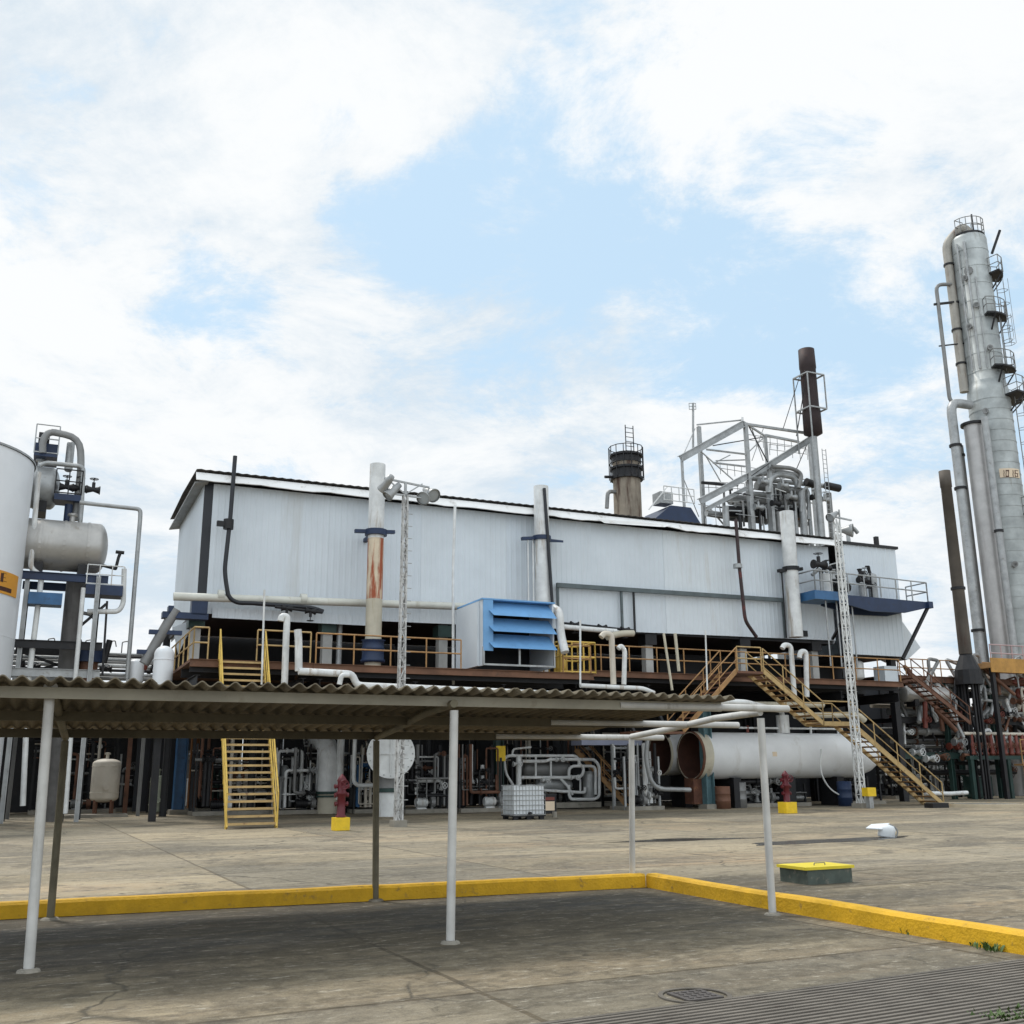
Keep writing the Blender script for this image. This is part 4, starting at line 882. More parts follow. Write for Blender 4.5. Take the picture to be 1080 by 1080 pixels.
def coln(label, u, v, w_, m, h=5.0, ang=E1):
    P = G(u, v); t = thing('steel_column', label, 'column', P, 'stout steel columns under the deck'); MB().ibeam(P+UP*.2, P+UP*h, w_, w_, .04, ang).build('shaft', m, t); MB().box(P+UP*.1, w_*1.6, w_*1.6, .2).build('footing', m_conc, t); return t
coln('bright blue steel column standing left of the yellow stair foot', 187, 859, .46, m_blue, 5.1)
coln('rust-brown steel column close right of the bright blue column', 201, 857, .34, mat('column_orange', (.24, .1, .035), .7, 0, (.09, .05, .03), .7, .2, 1.5), 5.1)
coln('dull green column between the blue column and the rust-brown one', 195, 853, .28, m_green, 5.1)
coln('green-blue column with a pale yellow band left of the white exchanger pipework', 526, 855, .36, m_green, 5.0)
coln('slate blue column standing in front of the rusty open drum mouth', 748, 853, .42, mat('slate_col', (.09, .17, .19), .6, 0, (.05, .06, .06), .6, .2, 2), 5.0)
coln('dark green column under the red manifold at the right', 1018, 838, .4, m_green, 5.0)
P = G(526, 855); solo('yellow_tag', MB().sbox(ab(P)[0]-.22, ab(P)[0]+.22, ab(P)[1]-.27, ab(P)[1]-.23, 2.1, 2.75), m_hydy, 'small yellow plate on the green-blue column', 'plate')
# dark process skids with pipes, each under the deck
SK = [(45, 856, 3.0, 2.2, [m_galv, m_blue, m_dark, m_galv], 'process skid with grey pipes and a blue valve right of the white storage tank'),
      (137, 855, 2.4, 2.6, [m_dark, m_grey, m_dark, m_galv], 'cluttered dark pump skid between the cream tank and the olive bottle'),
      (222, 856, 2.2, 2.7, [m_redm, m_green, m_dark, m_grey], 'skid of red-brown and green pipes seen behind the foot of the yellow stair'),
      (313, 858, 2.4, 2.7, [m_galv, m_dark, m_dark, m_grey], 'dark pump skid with pale upright pipes right of the yellow stair'),
      (388, 857, 1.6, 2.4, [m_dark, m_blue, m_cream2, m_dark], 'dark skid in the shade between the white elbow duct and the white flanged disc'),
      (445, 857, 2.0, 2.8, [m_grey, m_dark, m_brown, m_white, m_dark], 'dark skid with grey pipes right of the white flanged disc'),
      (502, 856, 2.0, 2.8, [m_dark, m_grey, m_brown, m_dark], 'dim pump skid left of the green-blue column'),
      (672, 854, 1.8, 2.8, [m_grey, m_dark, m_dark, m_galv], 'dim skid with grey pipes left of the open drum mouths'),
      (955, 842, 3.0, 2.6, [m_grey, m_dark, m_white, m_dark], 'dark skid with pale valves behind the long cream-yellow stair'),
      (1000, 840, 2.6, 2.8, [m_white, m_dark, m_green, m_grey], 'skid with white valves left of the green column at the right'),
      (1062, 838, 3.4, 3.0, [m_green, m_dark, m_green, m_white], 'green pump skid at the right edge under the red manifold')]
for i, (u, v, w_, h, ms, lab) in enumerate(SK): skid('process_skid', lab, G(u, v), w_, 1.6, h, 40+i, ms[:-1]+[m_white, ms[-1]], n=17)
# second, deeper row of skids fills the shade
SK2 = [(-3.5, 10.2, 'back row skid of dark pipes behind the left pump skids'), (2.6, 4.0, 'back row skid of dark pipes in line with the yellow stair'), (7.4, 4.2, 'back row skid of dark pipes behind the red hydrant left of centre'), (16.8, 4.4, 'back row skid of dark pipes behind the white tote'), (21.5, 4.2, 'back row skid of dark pipes behind the open drums'), (27, 4.4, 'back row skid of dark pipes behind the big white drum')]
for i, (a, b, lab) in enumerate(SK2): skid('process_skid', lab, S(a, b), 3.6, 1.6, 3.6, 90+i, [m_grey, m_white, m_brown, m_cream2, m_dark], n=18)
# ducts and discs
P = G(345, 858); t = thing('air_duct', 'fat white duct bending into the shade behind the red hydrant left of centre', 'duct', P)
MB().tube([P+UP*.9, P+UP*2.55, P+UP*3.1+E2*1.2, P+UP*3.1+E2*3], .44, 24, bend=.9).build('elbow', m_white, t); MB().cyl(P, P+UP*.78, .42, seg=24).build('foot', m_cream, t); MB().cyl(P+UP*.8, P+UP*.9, .5, seg=24).build('flange', m_green, t)
MB().cyl(P+UP*.66, P+UP*.74, .48, seg=24).build('flange', m_green, t)
pipe('upright white pipe with curled lagging beside the fat white duct', [G(357, 858)+UP*.55, G(357, 858)+UP*3.4], .16, m_white)
pipe('white pipe dropping down and turning right behind the canopy post near centre', [G(372, 860)+UP*4.4, G(372, 860)+UP*1.15, G(372, 860)+E1*1.6+UP*1.15], .085, m_white, bend=.3)
P = G(411, 862); dd = thing('heat_exchanger', 'large white flanged disc head of a horizontal exchanger facing the yard', 'heat exchanger', P); Rr = .92
c = P+UP*pb(411, 795, ab(P)[1]).z; ax = (-E2*.97-E1*.25).normalized()
MB().cyl(c-ax*2.8, c-ax*.12, Rr*.9, seg=40).build('shell', m_grey, dd); MB().cyl(c-ax*.11, c, Rr, seg=48).build('flange', m_white, dd)
x = ax.cross(UP).normalized(); y = x.cross(ax)
for k in range(20): tt = 2*math.pi*k/20; q = c+(x*math.cos(tt)+y*math.sin(tt))*Rr*.9; MB().cyl(q, q+ax*.04, .03, seg=6).build('bolt', m_galv, dd)
MB().beam(c+ax*.03-x*.6, c+ax*.03+x*.6, .05, .05).build('rib', m_white, dd); MB().beam(c+ax*.03-y*.7, c+ax*.03+y*.7, .05, .05).build('rib', m_white, dd)
MB().cyl(P-ax*.9, P-ax*.9+UP*.9, .46, seg=20).build('support_leg', m_white, dd); MB().cyl(P-ax*.9+UP*.92, P-ax*.9+UP*1.05, .55, seg=20).build('support_ring', m_green, dd); MB().cyl(P-ax*.9+UP*1.06, P-ax*.9+UP*1.5, .44, seg=20).build('support_leg', m_grey, dd)
P = G(468, 851); cab = thing('control_cabinet', 'tall dull grey control cabinet in the shade right of the white disc', 'cabinet', P)
MB().box(P+UP*1.3, 1.5, .6, 2.4).build('housing', mat('cabinet_grey', (.13, .14, .145), .6, 0, (.08, .08, .08), .5, .15, 1.2), cab); MB().box(P+UP*.06, 1.6, .7, .12).build('plinth', m_conc, cab)
for s_ in (-.37, .37): d_ = MB().box(P+E1*s_-E2*.32+UP*1.3, .68, .03, 2.2).build('door', mat('cabinet_grey', (.13, .14, .145)), cab); MB().box(P+E1*(s_+.22 if s_ < 0 else s_-.22)-E2*.35+UP*1.3, .04, .04, .3).build('handle', m_dark, d_)
P = G(298, 858); solo('fire_extinguisher_case', MB().lathe([(0, 0), (.17, 0), (.2, .1), (.2, 1.35), (.1, 1.5), (0, 1.5)], P+UP*.5, seg=14).cyl(P, P+UP*.5, .05, seg=6), m_galv, 'slim pale grey cylinder on a stalk right of the yellow stair', 'cylinder')
# IBC tote
def tote(P):
    t = thing('liquid_tote', 'white plastic liquid tote in a grey wire cage standing alone on the yard', 'tote', P)
    hx, hy, h = .62, .52, 1.0; z0 = .16
    MB().box(P+UP*(z0+h/2), hx*2-.08, hy*2-.08, h-.06, C1).build('bottle', m_ibc, t); MB().cyl(P+UP*(z0+h-.04), P+UP*(z0+h+.03), .11, seg=16).build('lid', m_dark, t)
    mb = MB()
    for k in range(11): 
        a = -hx+2*hx*k/10
        for s_ in (-1, 1): mb.cyl(P+C1*a+C2*hy*s_+UP*z0, P+C1*a+C2*hy*s_+UP*(z0+h), .011, seg=5)
    for k in range(9):
        b = -hy+2*hy*k/8
        for s_ in (-1, 1): mb.cyl(P+C2*b+C1*hx*s_+UP*z0, P+C2*b+C1*hx*s_+UP*(z0+h), .011, seg=5)
    for k in range(7):
        z = z0+h*k/6; q = [P+C1*hx+C2*hy, P-C1*hx+C2*hy, P-C1*hx-C2*hy, P+C1*hx-C2*hy]
        for i in range(4): mb.cyl(q[i]+UP*z, q[(i+1) % 4]+UP*z, .013, seg=5)
    mb.build('cage', m_galv, t); mb = MB(); mb.box(P+UP*.13, hx*2.02, hy*2.02, .05, C1)
    for a in (-.5, 0, .5):
        for b in (-.42, .42): mb.box(P+C1*a+C2*b+UP*.055, .16, .14, .11, C1)
    mb.build('pallet', m_dark, t); mb = MB(); mb.cyl(P-C2*.5+UP*.22, P-C2*.64+UP*.22, .05, seg=10); mb.build('tap', m_dark, t)
tote(G(552, 864))
P = G(577, 858); t = thing('waste_bin', 'small dark bin with a red and white front beside the liquid tote', 'bin', P); MB().box(P+UP*.35, .6, .5, .7).build('body', m_dark, t); MB().box(P-E2*.26+UP*.3, .42, .02, .35).build('front_plate', m_signw, t); MB().box(P+UP*.73, .64, .54, .06).build('lid', m_dark, t)
MB().box(P-E2*.26+UP*.58, .42, .02, .12).build('red_label', m_redm, t)
# white exchanger pipework
B = -.2; xg = G(590, 853); xb = ab(xg)[1]
ex = thing('exchanger_pipework', 'intricate loops of white pipe around a horizontal grey exchanger behind the tote', 'exchanger', xg)
def X(u, v, db=0): return pb(u, v, xb+db)
for pts, r in (([(547, 797), (547, 846)], .13), ([(532, 800), (536, 797), (609, 797), (612, 809)], .07), ([(551, 803), (575, 803), (580, 801), (627, 801), (632, 808), (632, 840), (627, 843), (602, 843), (600, 838), (600, 828)], .075),
               ([(600, 822), (600, 811), (604, 808), (628, 808), (628, 838)], .07), ([(550, 820), (596, 820), (614, 819), (616, 810), (610, 805)], .075), ([(566, 833), (617, 836), (617, 830)], .07), ([(565, 798), (565, 820)], .05), ([(581, 799), (581, 820)], .05), ([(532, 801), (533, 815), (541, 828)], .06), ([(590, 820), (598, 828), (604, 838)], .06), ([(540, 797), (541, 790), (560, 788)], .05), ([(612, 836), (612, 822)], .045)):
    p_ = MB().tube([X(u, v, -.3+random.uniform(-.15, .15)) for u, v in pts] if False else [X(u, v, -.3) for u, v in pts], r, 8, bend=.25).build('pipe', m_white, ex)
def tub(l, r_, m_, nm): MB().lathe([(0, 0), (r_*.8, .03), (r_, .2), (r_, (l[1]-l[0]).length-.2), (r_*.8, (l[1]-l[0]).length-.03), (0, (l[1]-l[0]).length)], l[0], (l[1]-l[0]), 20).build(nm, m_, ex)
tub((X(550, 811, .4), X(600, 812, .4)), .38, m_grey, 'shell'); tub((X(566, 827, .2), X(602, 828, .2)), .3, m_galv, 'shell'); tub((X(621, 845, .1), X(621, 813, .1)), .3, m_galv, 'upright_shell')
for a_ in ((575, 823), (606, 820), (545, 806), (590, 801)): valve(ex, X(*a_, -.35), E1, .07, m_white, -E2)
MB().obox(X(590, 849, .2), E1*1.9, E2*.5, UP*.12).build('base', m_conc, ex)
for u in (540, 570, 596, 625): MB().beam(X(u, 796, .5), Vector((X(u, 796, .5).x, X(u, 796, .5).y, 0)), .08, .08, E1).build('post', m_dark, ex)
P = G(585, 862); solo('floor_drain', MB().cyl(P-E2*0, P+UP*.2, .09, seg=12), m_conc, 'tiny concrete stub standing on the yard right of the tote', 'stub')
P = pb(640, 781, 1.0); solo('blue_tray', MB().obox(P, E1*1.6, E2*.5, UP*.22), mat('pale_blue', (.35, .38, .5), .5, 0, (.2, .2, .25), .4), 'pale blue tray under the deck above the narrow brown stair', 'tray')
for u in (628, 652): pass

# ------------------------------------------------------------ open horizontal drums
def open_drum(label, ul, vl, b, r, L, m, rust_len, cone=True, group='open ended horizontal drums'):
    c = pb(ul, vl, b); q = c+E1*L; t = thing('horizontal_drum', label, 'drum', Vector(((c+q)/2).to_tuple())-UP*c.z, group)
    MB().lathe([(r+.02, rust_len), (r, rust_len+.02), (r, L)], c, E1, 44).build('shell', m, t)
    MB().lathe([(r-.03, 0), (r+.03, 0), (r+.03, rust_len)], c, E1, 44, False).build('rim', m_cream, t)
    MB().lathe([(r-.03, 0), (r-.03, L-.1), (0, L-.1)], c, E1, 44, True).build('lining', m_rust, t)
    if cone: MB().lathe([(r, L), (r*.75, L+.9), (r*.42, L+1.5), (.0, L+1.6)], c, E1, 44).build('cone_end', m, t)
    for f in (.22, .55, .86):
        s_ = c+E1*L*f; MB().obox(Vector((s_.x, s_.y, (s_.z-r)/2)), E1*.2, E2*r*.6, UP*(s_.z-r)/2+UP*.06).build('saddle', m_dark, t)
    return t, c, q
dr1, dc, dq = open_drum('big white horizontal drum with a rusty open mouth, nearer of the two', 728, 797, -2.0, 1.03, (pb(897, 797, -2.0)-pb(728, 797, -2.0)).length, m_drum, .55)
m_rust2 = mat('mouth_rust', (.12, .05, .03), .8, 0, (.3, .14, .06), .7, .3, 3)
MB().lathe([(1.035, -.03), (1.07, -.02), (1.07, .1), (1.04, .12)], dc, E1, 44, False).build('rusty_lip', m_rust2, dr1)
MB().obox(Vector((dc.x, dc.y, .75)) + E1*.15, E1*.3, E2*.35, UP*.55).build('rusty_saddle', m_rust2, dr1)
tp = dc.lerp(dq, (822-728)/(897-728)*1.03)+UP*1.0
MB().tube([dc.lerp(dq, .3)+UP*1.25, dc.lerp(dq, .96)+UP*1.25], .05, 8).build('top_line', m_white, dr1)
for f in (.35, .55, .75, .93): MB().cyl(dc.lerp(dq, f)+UP*.98, dc.lerp(dq, f)+UP*1.35, .06, seg=8).build('nozzle', m_white if f > .4 else m_redm, dr1)
MB().obox(dc.lerp(dq, .42)-E2*1.02+UP*.05, E1*.12, E2*.02, UP*.1).build('name_plate', m_signw, dr1)
open_drum('second white horizontal drum with a dark open mouth just behind the rusty one', 696, 795, -.9+1.9-2.2+1.2, .96, 5.0, m_drum, .1, False)
pipe('long white insulated pipe above the carport roof dropping into the big drum', [pb(301, 650, -6.3)+E1*2.9-UP*0, pb(375, 712, -6.3), pb(376, 723, -6.3), pb(786, 741, -6.3), Vector((tp.x, tp.y, pb(786, 741, -6.3).z)), tp] if False else
     [pb(315, 708, -6.3), pb(372, 711, -6.3), pb(376, 723, -6.3), pb(786, 741, -6.3), Vector((tp.x, tp.y, pb(786, 741, -6.3).z)), tp], .125, m_white, [], None, 12, .35)
MB_ = MB().cyl(tp+UP*.02, tp+UP*.85, .3, seg=18); solo('pipe_sleeve', MB_, m_white, 'fat white sleeve standing on top of the big open drum', 'pipe sleeve')
pipe('white pipe bending up to a capped end left of the rusty stack', [pb(315, 708, -6.1), pb(315, 676, -6.1), pb(314, 664, -6.1)], .13, m_white)
pipe('white gooseneck pipe rising past the deck between the stair and the rusty stack', [pb(296, 655, -5.6), pb(297, 650, -5.6), pb(303, 650, -5.6), pb(302, 668, -5.6), pb(300, 722, -5.6)], .12, m_white, bend=.25)
pipe('short second white pipe joining the insulated line above the carport', [pb(358, 722, -6.6), pb(360, 712, -6.6), pb(368, 712, -6.6)], .09, m_white)
pipe('white pipe length lying higher behind the right half of the carport roof', [pb(612, 723, -5.6), pb(678, 726, -5.6), pb(690, 731, -5.6)], .09, m_white)
pipe('slim white pipe standing left of the louvred hood up past the roof edge', [pb(480, 533, -2.5), pb(478, 600, -2.5), pb(478, 722, -2.5)], .06, m_white)
pipe('thin white pole by the left deck rail', [pb(279, 622, -5.7), pb(276, 722, -5.7)], .035, m_white)
pipe('thin white pole in front of the ochre cage', [pb(612, 654, -5.7), pb(612, 722, -5.7)], .04, m_white)
pipe('leaning slim cream pole in front of the right deck', [pb(700, 668, -5.2), pb(709, 728, -5.2)], .055, m_cream)
pipe('second slim pole right of the leaning cream pole', [pb(712, 668, -4.4), pb(716, 708, -4.4)], .07, m_cream)
pipe('thin white pole left of the short ochre stair', [pb(744, 665, -5.2), pb(746, 728, -5.2)], .035, m_white)
pipe('cream pipe crook standing right of the hood', [pb(634, 672, -5.4), pb(637, 668, -5.4), pb(645, 669, -5.4), pb(647, 722, -5.4)], .12, m_cream2, bend=.25)
pipe('shorter white pipe crook with a hooked top beside the cream crook', [pb(652, 684, -5.6), pb(655, 681, -5.6), pb(659, 686, -5.6), pb(658, 722, -5.6)], .1, m_white, bend=.25)
pipe('white pipe crook left of the long cream-yellow stair', [pb(825, 684, -3.6), pb(827, 680, -3.6), pb(834, 681, -3.6), pb(838, 737, -3.6)], .12, m_white, bend=.3)
pipe('white pipe crook with a round bend right of the taller crook', [pb(843, 694, -3.3), pb(844, 687, -3.3), pb(850, 687, -3.3), pb(851, 735, -3.3)], .12, m_white, bend=.4)
pipe('yellowed insulated pipe stub right of the carport purlin ends', [pb(790, 743, -2.6), pb(868, 743.5, -2.6)], .14, m_cream)
pipe('yellowed insulated pipe crossing behind the right floodlight mast', [pb(838, 755, -2.6), pb(905, 753.5, -2.6), pb(912, 760, -2.6)], .14, m_cream)
pipe('grey pipe curving down below the open drum mouths', [pb(683, 778, -2.6), pb(681, 800, -2.6), pb(688, 832, -2.6), pb(728, 833, -2.6)], .1, m_galv, bend=.6)
pipe('pale hose looping from the drum down to the ground', [pb(866, 790, -3.2), pb(865, 815, -3.2), pb(875, 833, -3.2), pb(895, 843, -3.2)], .035, m_white, bend=1.0)
for i, (u, v, r, h, m_, lab) in enumerate(((781, 852, .3, 1.1, m_grey, 'grey barrel under the big drum beside the slate blue column'), (763, 853, .33, .95, m_brown, 'rust-brown barrel under the big drum'), (892, 850, .33, 1.1, m_navy, 'dark blue barrel under the right end of the big drum'))):
    P = G(u, v); t = thing('steel_barrel', lab, 'barrel', P, 'barrels under the drum')
    MB().lathe([(0, 0), (r, 0), (r, h*.33), (r+.015, h*.345), (r, h*.36), (r, h*.66), (r+.015, h*.675), (r, h*.69), (r, h), (r-.02, h), (r-.02, h-.02), (0, h-.02)], P, seg=20).build('body', m_, t); MB().cyl(P+UP*(h-.02)+E1*.15, P+UP*(h+.01)+E1*.15, .04, seg=8).build('bung', m_dark, t)
skid('process_skid', 'low dark skid of pipes in the shade beneath the big white drum', S(ab(dc)[0]+4.2, -1.4), 4.5, 1.6, 1.25, 301, [m_galv, m_dark, m_grey, m_dark], n=14)
skid('process_skid', 'dark skid of pipes and elbows under the cone end of the big drum', S(ab(dc)[0]+9.6, -1.6), 2.6, 1.4, 1.3, 305, [m_grey, m_dark, m_galv, m_dark], n=10)

# ------------------------------------------------------------ hydrants
def hydrant(label, P, s=1.0, m=m_red):
    t = thing('fire_hydrant', label, 'fire hydrant', P, 'hydrants on yellow blocks')
    MB().box(P+UP*.19*s, .44*s, .44*s, .36*s).build('block', m_hydy, t)
    MB().lathe([(.16, .38), (.16, .42), (.12, .44), (.12, 1.0), (.16, 1.02), (.16, 1.08), (.125, 1.1), (.125, 1.38), (.15, 1.42), (.1, 1.5), (.05, 1.56), (0, 1.62)], P, seg=16).build('barrel', m, t)
    for z, k in ((1.25, 1), (1.0, 1), (.75, 1)):
        for sg_ in (-1, 1): MB().cyl(P+UP*z, P+UP*z+E1*sg_*(.15+.05*z), .05, seg=10).cyl(P+UP*z+E1*sg_*(.11+.05*z), P+UP*z+E1*sg_*(.16+.05*z), .065, seg=10).build('outlet', m, t)
    mb = MB(); handwheel(mb, P-E2*.28+UP*1.3, -E2, .13); mb.build('handwheel', m, t)
hydrant('dark red hydrant on a yellow block in front of the fat white duct', G(359, 876))
hydrant('dark red hydrant on a yellow block in front of the big white drum', G(831, 858), 1.15)
P = G(918, 852.5); t = thing('marker_post', 'short yellow-topped grey marker post at the foot of the right floodlight mast', 'post', P)
MB().box(P+UP*.25, .22, .22, .5).build('base', m_galv, t); MB().box(P+UP*.68, .46, .36, .36).build('head', m_hydy, t)

# ------------------------------------------------------------ floodlight masts
m_mast = mat('mast_mottled', (.5, .5, .49), .6, 0, (.06, .055, .05), .9, .3, 3.5, False, 0, .4, .5)
def lamp_head(parent, c, aim, r):
    aim = Vector(aim).normalized(); mb = MB(); mb.lathe([(0, -.5), (.1, -.5), (.13, -.3), (r*.75, -.1), (r, .1), (r, .14), (r-.02, .14)], c, aim, 20); o = mb.build('floodlight', m_galv, parent)
    MB().lathe([(r-.03, .09), (0, .1)], c, aim, 20).build('glass', m_glass, o); return o
def mast(label, base, top, w0, w1, arms, m=m_white, lamps=()):
    t = thing('floodlight_mast', label, 'floodlight mast', base); H_ = (top-base).length; d = (top-base)/H_
    mb = MB(); n = int(H_/(w0*2.0))
    cs = [(-1, -1), (1, -1), (1, 1), (-1, 1)]
    def Q(k, f): w_ = w0+(w1-w0)*f; return base+(top-base)*f+E1*cs[k % 4][0]*w_/2+E2*cs[k % 4][1]*w_/2
    for k in range(4): mb.beam(Q(k, 0), Q(k, 1), .05, .05, E2)
    mb.build('mast_legs', m, t); mb = MB()
    for i in range(n):
        for k in range(4):
            a, b = (k, k+1) if i % 2 else (k+1, k); mb.beam(Q(a, i/n), Q(b, (i+1)/n), .035, .035, E2); mb.beam(Q(k, i/n), Q(k+1, i/n), .03, .03, E2)
    mb.build('lattice', m, t)
    mb = MB(); k_ = 0
    while k_*.42+.8 < H_-.3: p = base+d*(k_*.42+.8)+E1*(w0/2*(1-(k_*.42+.8)/H_)+w1/2*(k_*.42+.8)/H_); MB().cyl(p, p+E1*.2, .013, seg=5).build('climbing_peg', m_galv, t); k_ += 1
    MB().box(base+UP*.1, w0*2.2, w0*2.2, .2).build('footing', m_conc, t); return t
b1 = G(420, 872); t1 = PY(428, 522, b1.y); t1.x = b1.x+.03
m1 = mast('tall slender lattice mast with a floodlight crossarm standing in front of the hall', b1, t1, .2, .13, None, m_mast)
c = t1; mb = MB(); mb.beam(c-E1*.75+UP*.5, c+E1*.85+UP*.35, .06); mb.beam(c-E1*.7, c+E1*.7-UP*.05, .05); mb.beam(c, c+UP*.45, .08, .08, E1)
for s_ in (-.6, .6): mb.beam(c+UP*.02, c+E1*s_+UP*.45, .04)
mb.build('crossarm', m_galv, m1)
lamp_head(m1, c+E1*.68-UP*.02, (-.3, -.8, -.45), .24); lamp_head(m1, c+E1*.95+UP*.12, (.5, -.6, -.5), .25); lamp_head(m1, c-E1*.55-UP*.02, (-.6, -.3, -.7), .2); lamp_head(m1, c-E1*.75+UP*.2, (-.5, .5, -.5), .18)
b2_ = pb(909, 851, -5.6); b2_.z = 0; t2_ = PY(886, 548, b2_.y); t2_.x = b2_.x
m2 = mast('stouter white lattice mast with steps standing before the blue platform at the right', b2_, t2_, .27, .2, None, m_white)
c = t2_; mb = MB(); mb.beam(c-E1*.5+UP*.15, c+E1*.9+UP*.05, .07); mb.beam(c+E1*.2, c+E1*.2+UP*.5, .06, .06, E1); mb.build('crossarm', m_galv, m2)
lamp_head(m2, c+E1*.75-UP*.45, (.9, -.4, -.1), .32); lamp_head(m2, c-E1*.3+UP*.1, (-.7, -.5, -.5), .22)
# ------------------------------------------------------------ behind the hall: chimney, roof platform, steelwork, flare
BB = 15.0
c0 = pb(663, 560, BB); c1 = pb(660, 478, BB); ch = thing('brick_chimney', 'short rust-stained chimney with dark platform rings and a ladder above the hall roof', 'chimney', Vector((c0.x, c0.y, 0)))
base = Vector((c0.x, c0.y, 0)); zt = c1.z; k_ = (pb(675, 520, BB)-pb(650, 520, BB)).length/2
MB().cyl(base, base+UP*(zt-.4), k_, seg=28).build('shaft', mat('chimney_rusty', (.27, .23, .18), .8, 0, (.06, .03, .02), 1.0, .25, .8, True, .2, .4, .45), ch)
for z in (zt-.3, zt-1.2, zt-1.9):
    MB().lathe([(k_*.9, 0), (k_*1.2, 0), (k_*1.2, .14), (k_*.9, .14)], base+UP*z, seg=28, sm=False).build('ring_platform', m_dark, ch)
MB().cyl(base+UP*(zt-.75), base+UP*(zt-.1), k_*1.04, seg=28).build('dark_band', m_dark, ch)
MB().cyl(base+UP*(zt-1.75), base+UP*(zt-1.15), k_*1.04, seg=28).build('dark_band', m_dark, ch)
mb = MB()
for k in range(14): tt = 2*math.pi*k/14; p = base+(E1*math.cos(tt)+E2*math.sin(tt))*k_*1.25; mb.cyl(p+UP*(zt-1.9), p+UP*(zt+.35), .03, seg=5)
for z in (zt+.35, zt-.8): mb.tube([base+(E1*math.cos(t/12*6.283)+E2*math.sin(t/12*6.283))*k_*1.25+UP*z for t in range(13)], .03, 5, bend=.01)
mb.build('ring_rail', m_dark, ch)
mb = MB(); lt_ = pb(657, 451, BB).z
for s_ in (-.3, .3): mb.cyl(base-E2*k_*.6+E1*s_+UP*(zt-.2), base-E2*k_*.6+E1*s_+UP*lt_, .035, seg=5)
z = zt
while z < lt_: mb.cyl(base-E2*k_*.6-E1*.3+UP*z, base-E2*k_*.6+E1*.3+UP*z, .025, seg=5); z += .32
mb.build('ladder', m_dark, ch)
MB().tube([pb(652, 519, BB), pb(641, 518, BB), pb(640, 536, BB)], .14, 8).build('side_pipe', m_grey, ch); MB().cyl(pb(638, 503, BB), pb(648, 503, BB), .1, seg=8).build('stub', m_dark, ch)
# roof-level platform right of the chimney
a0, a1 = ab(pb(681, 535, BB))[0], ab(pb(735, 535, BB))[0]; z = pb(706, 531, BB).z; z1_ = pb(706, 546, BB).z
rp = thing('roof_platform', 'navy skirted service platform with white rails between the chimney and the open steel frame', 'platform', S(a0, BB, 0))
MB().slab([S(a0, BB-.6, z1_-.6), S(a1, BB-.6, z1_-.6), S(a1-.9, BB-.6, z-.3), S(a0+1.6, BB-.6, z-.3)], E2, 3.2).build('skirt', m_navy, rp)
rail_mb(MB(), [S(a0+1.1, BB-.6, z), S(a1-.6, BB-.6, z)], 1.0, .6, .035, 2).build('guard_rail', m_white, rp)
MB().beam(S(a0-.2, BB-.7, z1_+.2), S(a0+1.3, BB-.7, z+.9), .06).build('stair_rail', m_white, rp)
MB().sbox(a0+1.2, a0+2.2, BB, BB+1, z, z+.8).build('box', m_galv, rp)
for a in (a0+.5, a1-.8): MB().beam(S(a, BB+1, 0), S(a, BB+1, z1_-.5), .25, .25, E1).build('post', m_dark, rp)
# open steel frame
FB = 16.5
def F(u, v, db=0): return pb(u, v, FB+db)
def down(p, z=0): return Vector((p.x, p.y, z))
sf_ = thing('steel_structure', 'open pale steel frame with sloping box beams and cross bracing above the hall roof', 'steel frame', down(F(780, 550)))
def bm(pts, w_, m=m_galv, nm='beam', db=0, h=None):
    pts = [F(*p[:2], (p[2] if len(p) > 2 else db)) for p in pts]
    for a, b in zip(pts[:-1], pts[1:]): (MB().ibeam(a, b, w_, h or w_, .05) if w_ > .28 else MB().beam(a, b, w_*.8, (h or w_)*.8)).build(nm, m, sf_)
for u, v, db, w_ in ((719, 482, 0, .15), (737, 450, 3, .26), (786, 446, 0, .26), (807, 459, 4, .2), (811, 491, 0, .26), (853, 464, 4, .2)): p = F(u, v, db); MB().beam(down(p), p, w_, w_, E1).build('post', m_galv, sf_)
bm([(717.5, 484), (784, 447)], .34, h=.5); bm([(738, 529), (787, 503), (812, 490), (855, 463)], .36, h=.46); bm([(745, 537), (787, 515)], .3)
bm([(784, 447), (852, 457)], .22, db=0); bm([(784, 445, 0), (807, 460, 4)], .16); bm([(807, 459, 4), (842, 466, 4)], .22); bm([(735, 448, 3), (783, 443, 3)], .12); bm([(783, 445, 0), (783, 441, 3)], .2); bm([(852, 457, 0), (856, 455, 4)], .2)
bm([(752, 470, 3), (805, 461, 4)], .09, m_dark, 'brace'); bm([(739, 476, 0), (773, 506, 0)], .09, m_galv, 'brace'); bm([(744, 480, 1), (760, 508, 1)], .08, m_galv, 'brace'); bm([(755, 486, 2), (786, 485, 2)], .1, m_galv, 'brace'); bm([(745, 474, 2), (786, 479, 2)], .14, m_galv, 'brace'); bm([(752, 488, 2), (786, 492, 2)], .14, m_galv, 'brace')
bm([(721, 479, 0), (733, 452, 3)], .07, m_galv, 'brace'); bm([(740, 509, 2), (772, 512, 2)], .22, m_dark); bm([(786, 480, 0), (806, 461, 3)], .09, m_galv, 'brace'); bm([(790, 450, 0), (810, 488, 0)], .08, m_dark, 'brace'); bm([(811, 489, 0), (788, 505, 0)], .08, m_dark, 'brace'); bm([(793, 452, 2), (805, 486, 2)], .06, m_galv, 'brace'); bm([(805, 452, 2), (793, 486, 2)], .06, m_galv, 'brace')
bm([(852, 467, 0), (839, 497, 0)], .06, m_dark, 'brace'); bm([(719, 500, 0), (737, 545, 3)], .06, m_galv, 'brace'); bm([(756, 487, 1), (770, 480, 1)], .1, m_galv, 'brace')
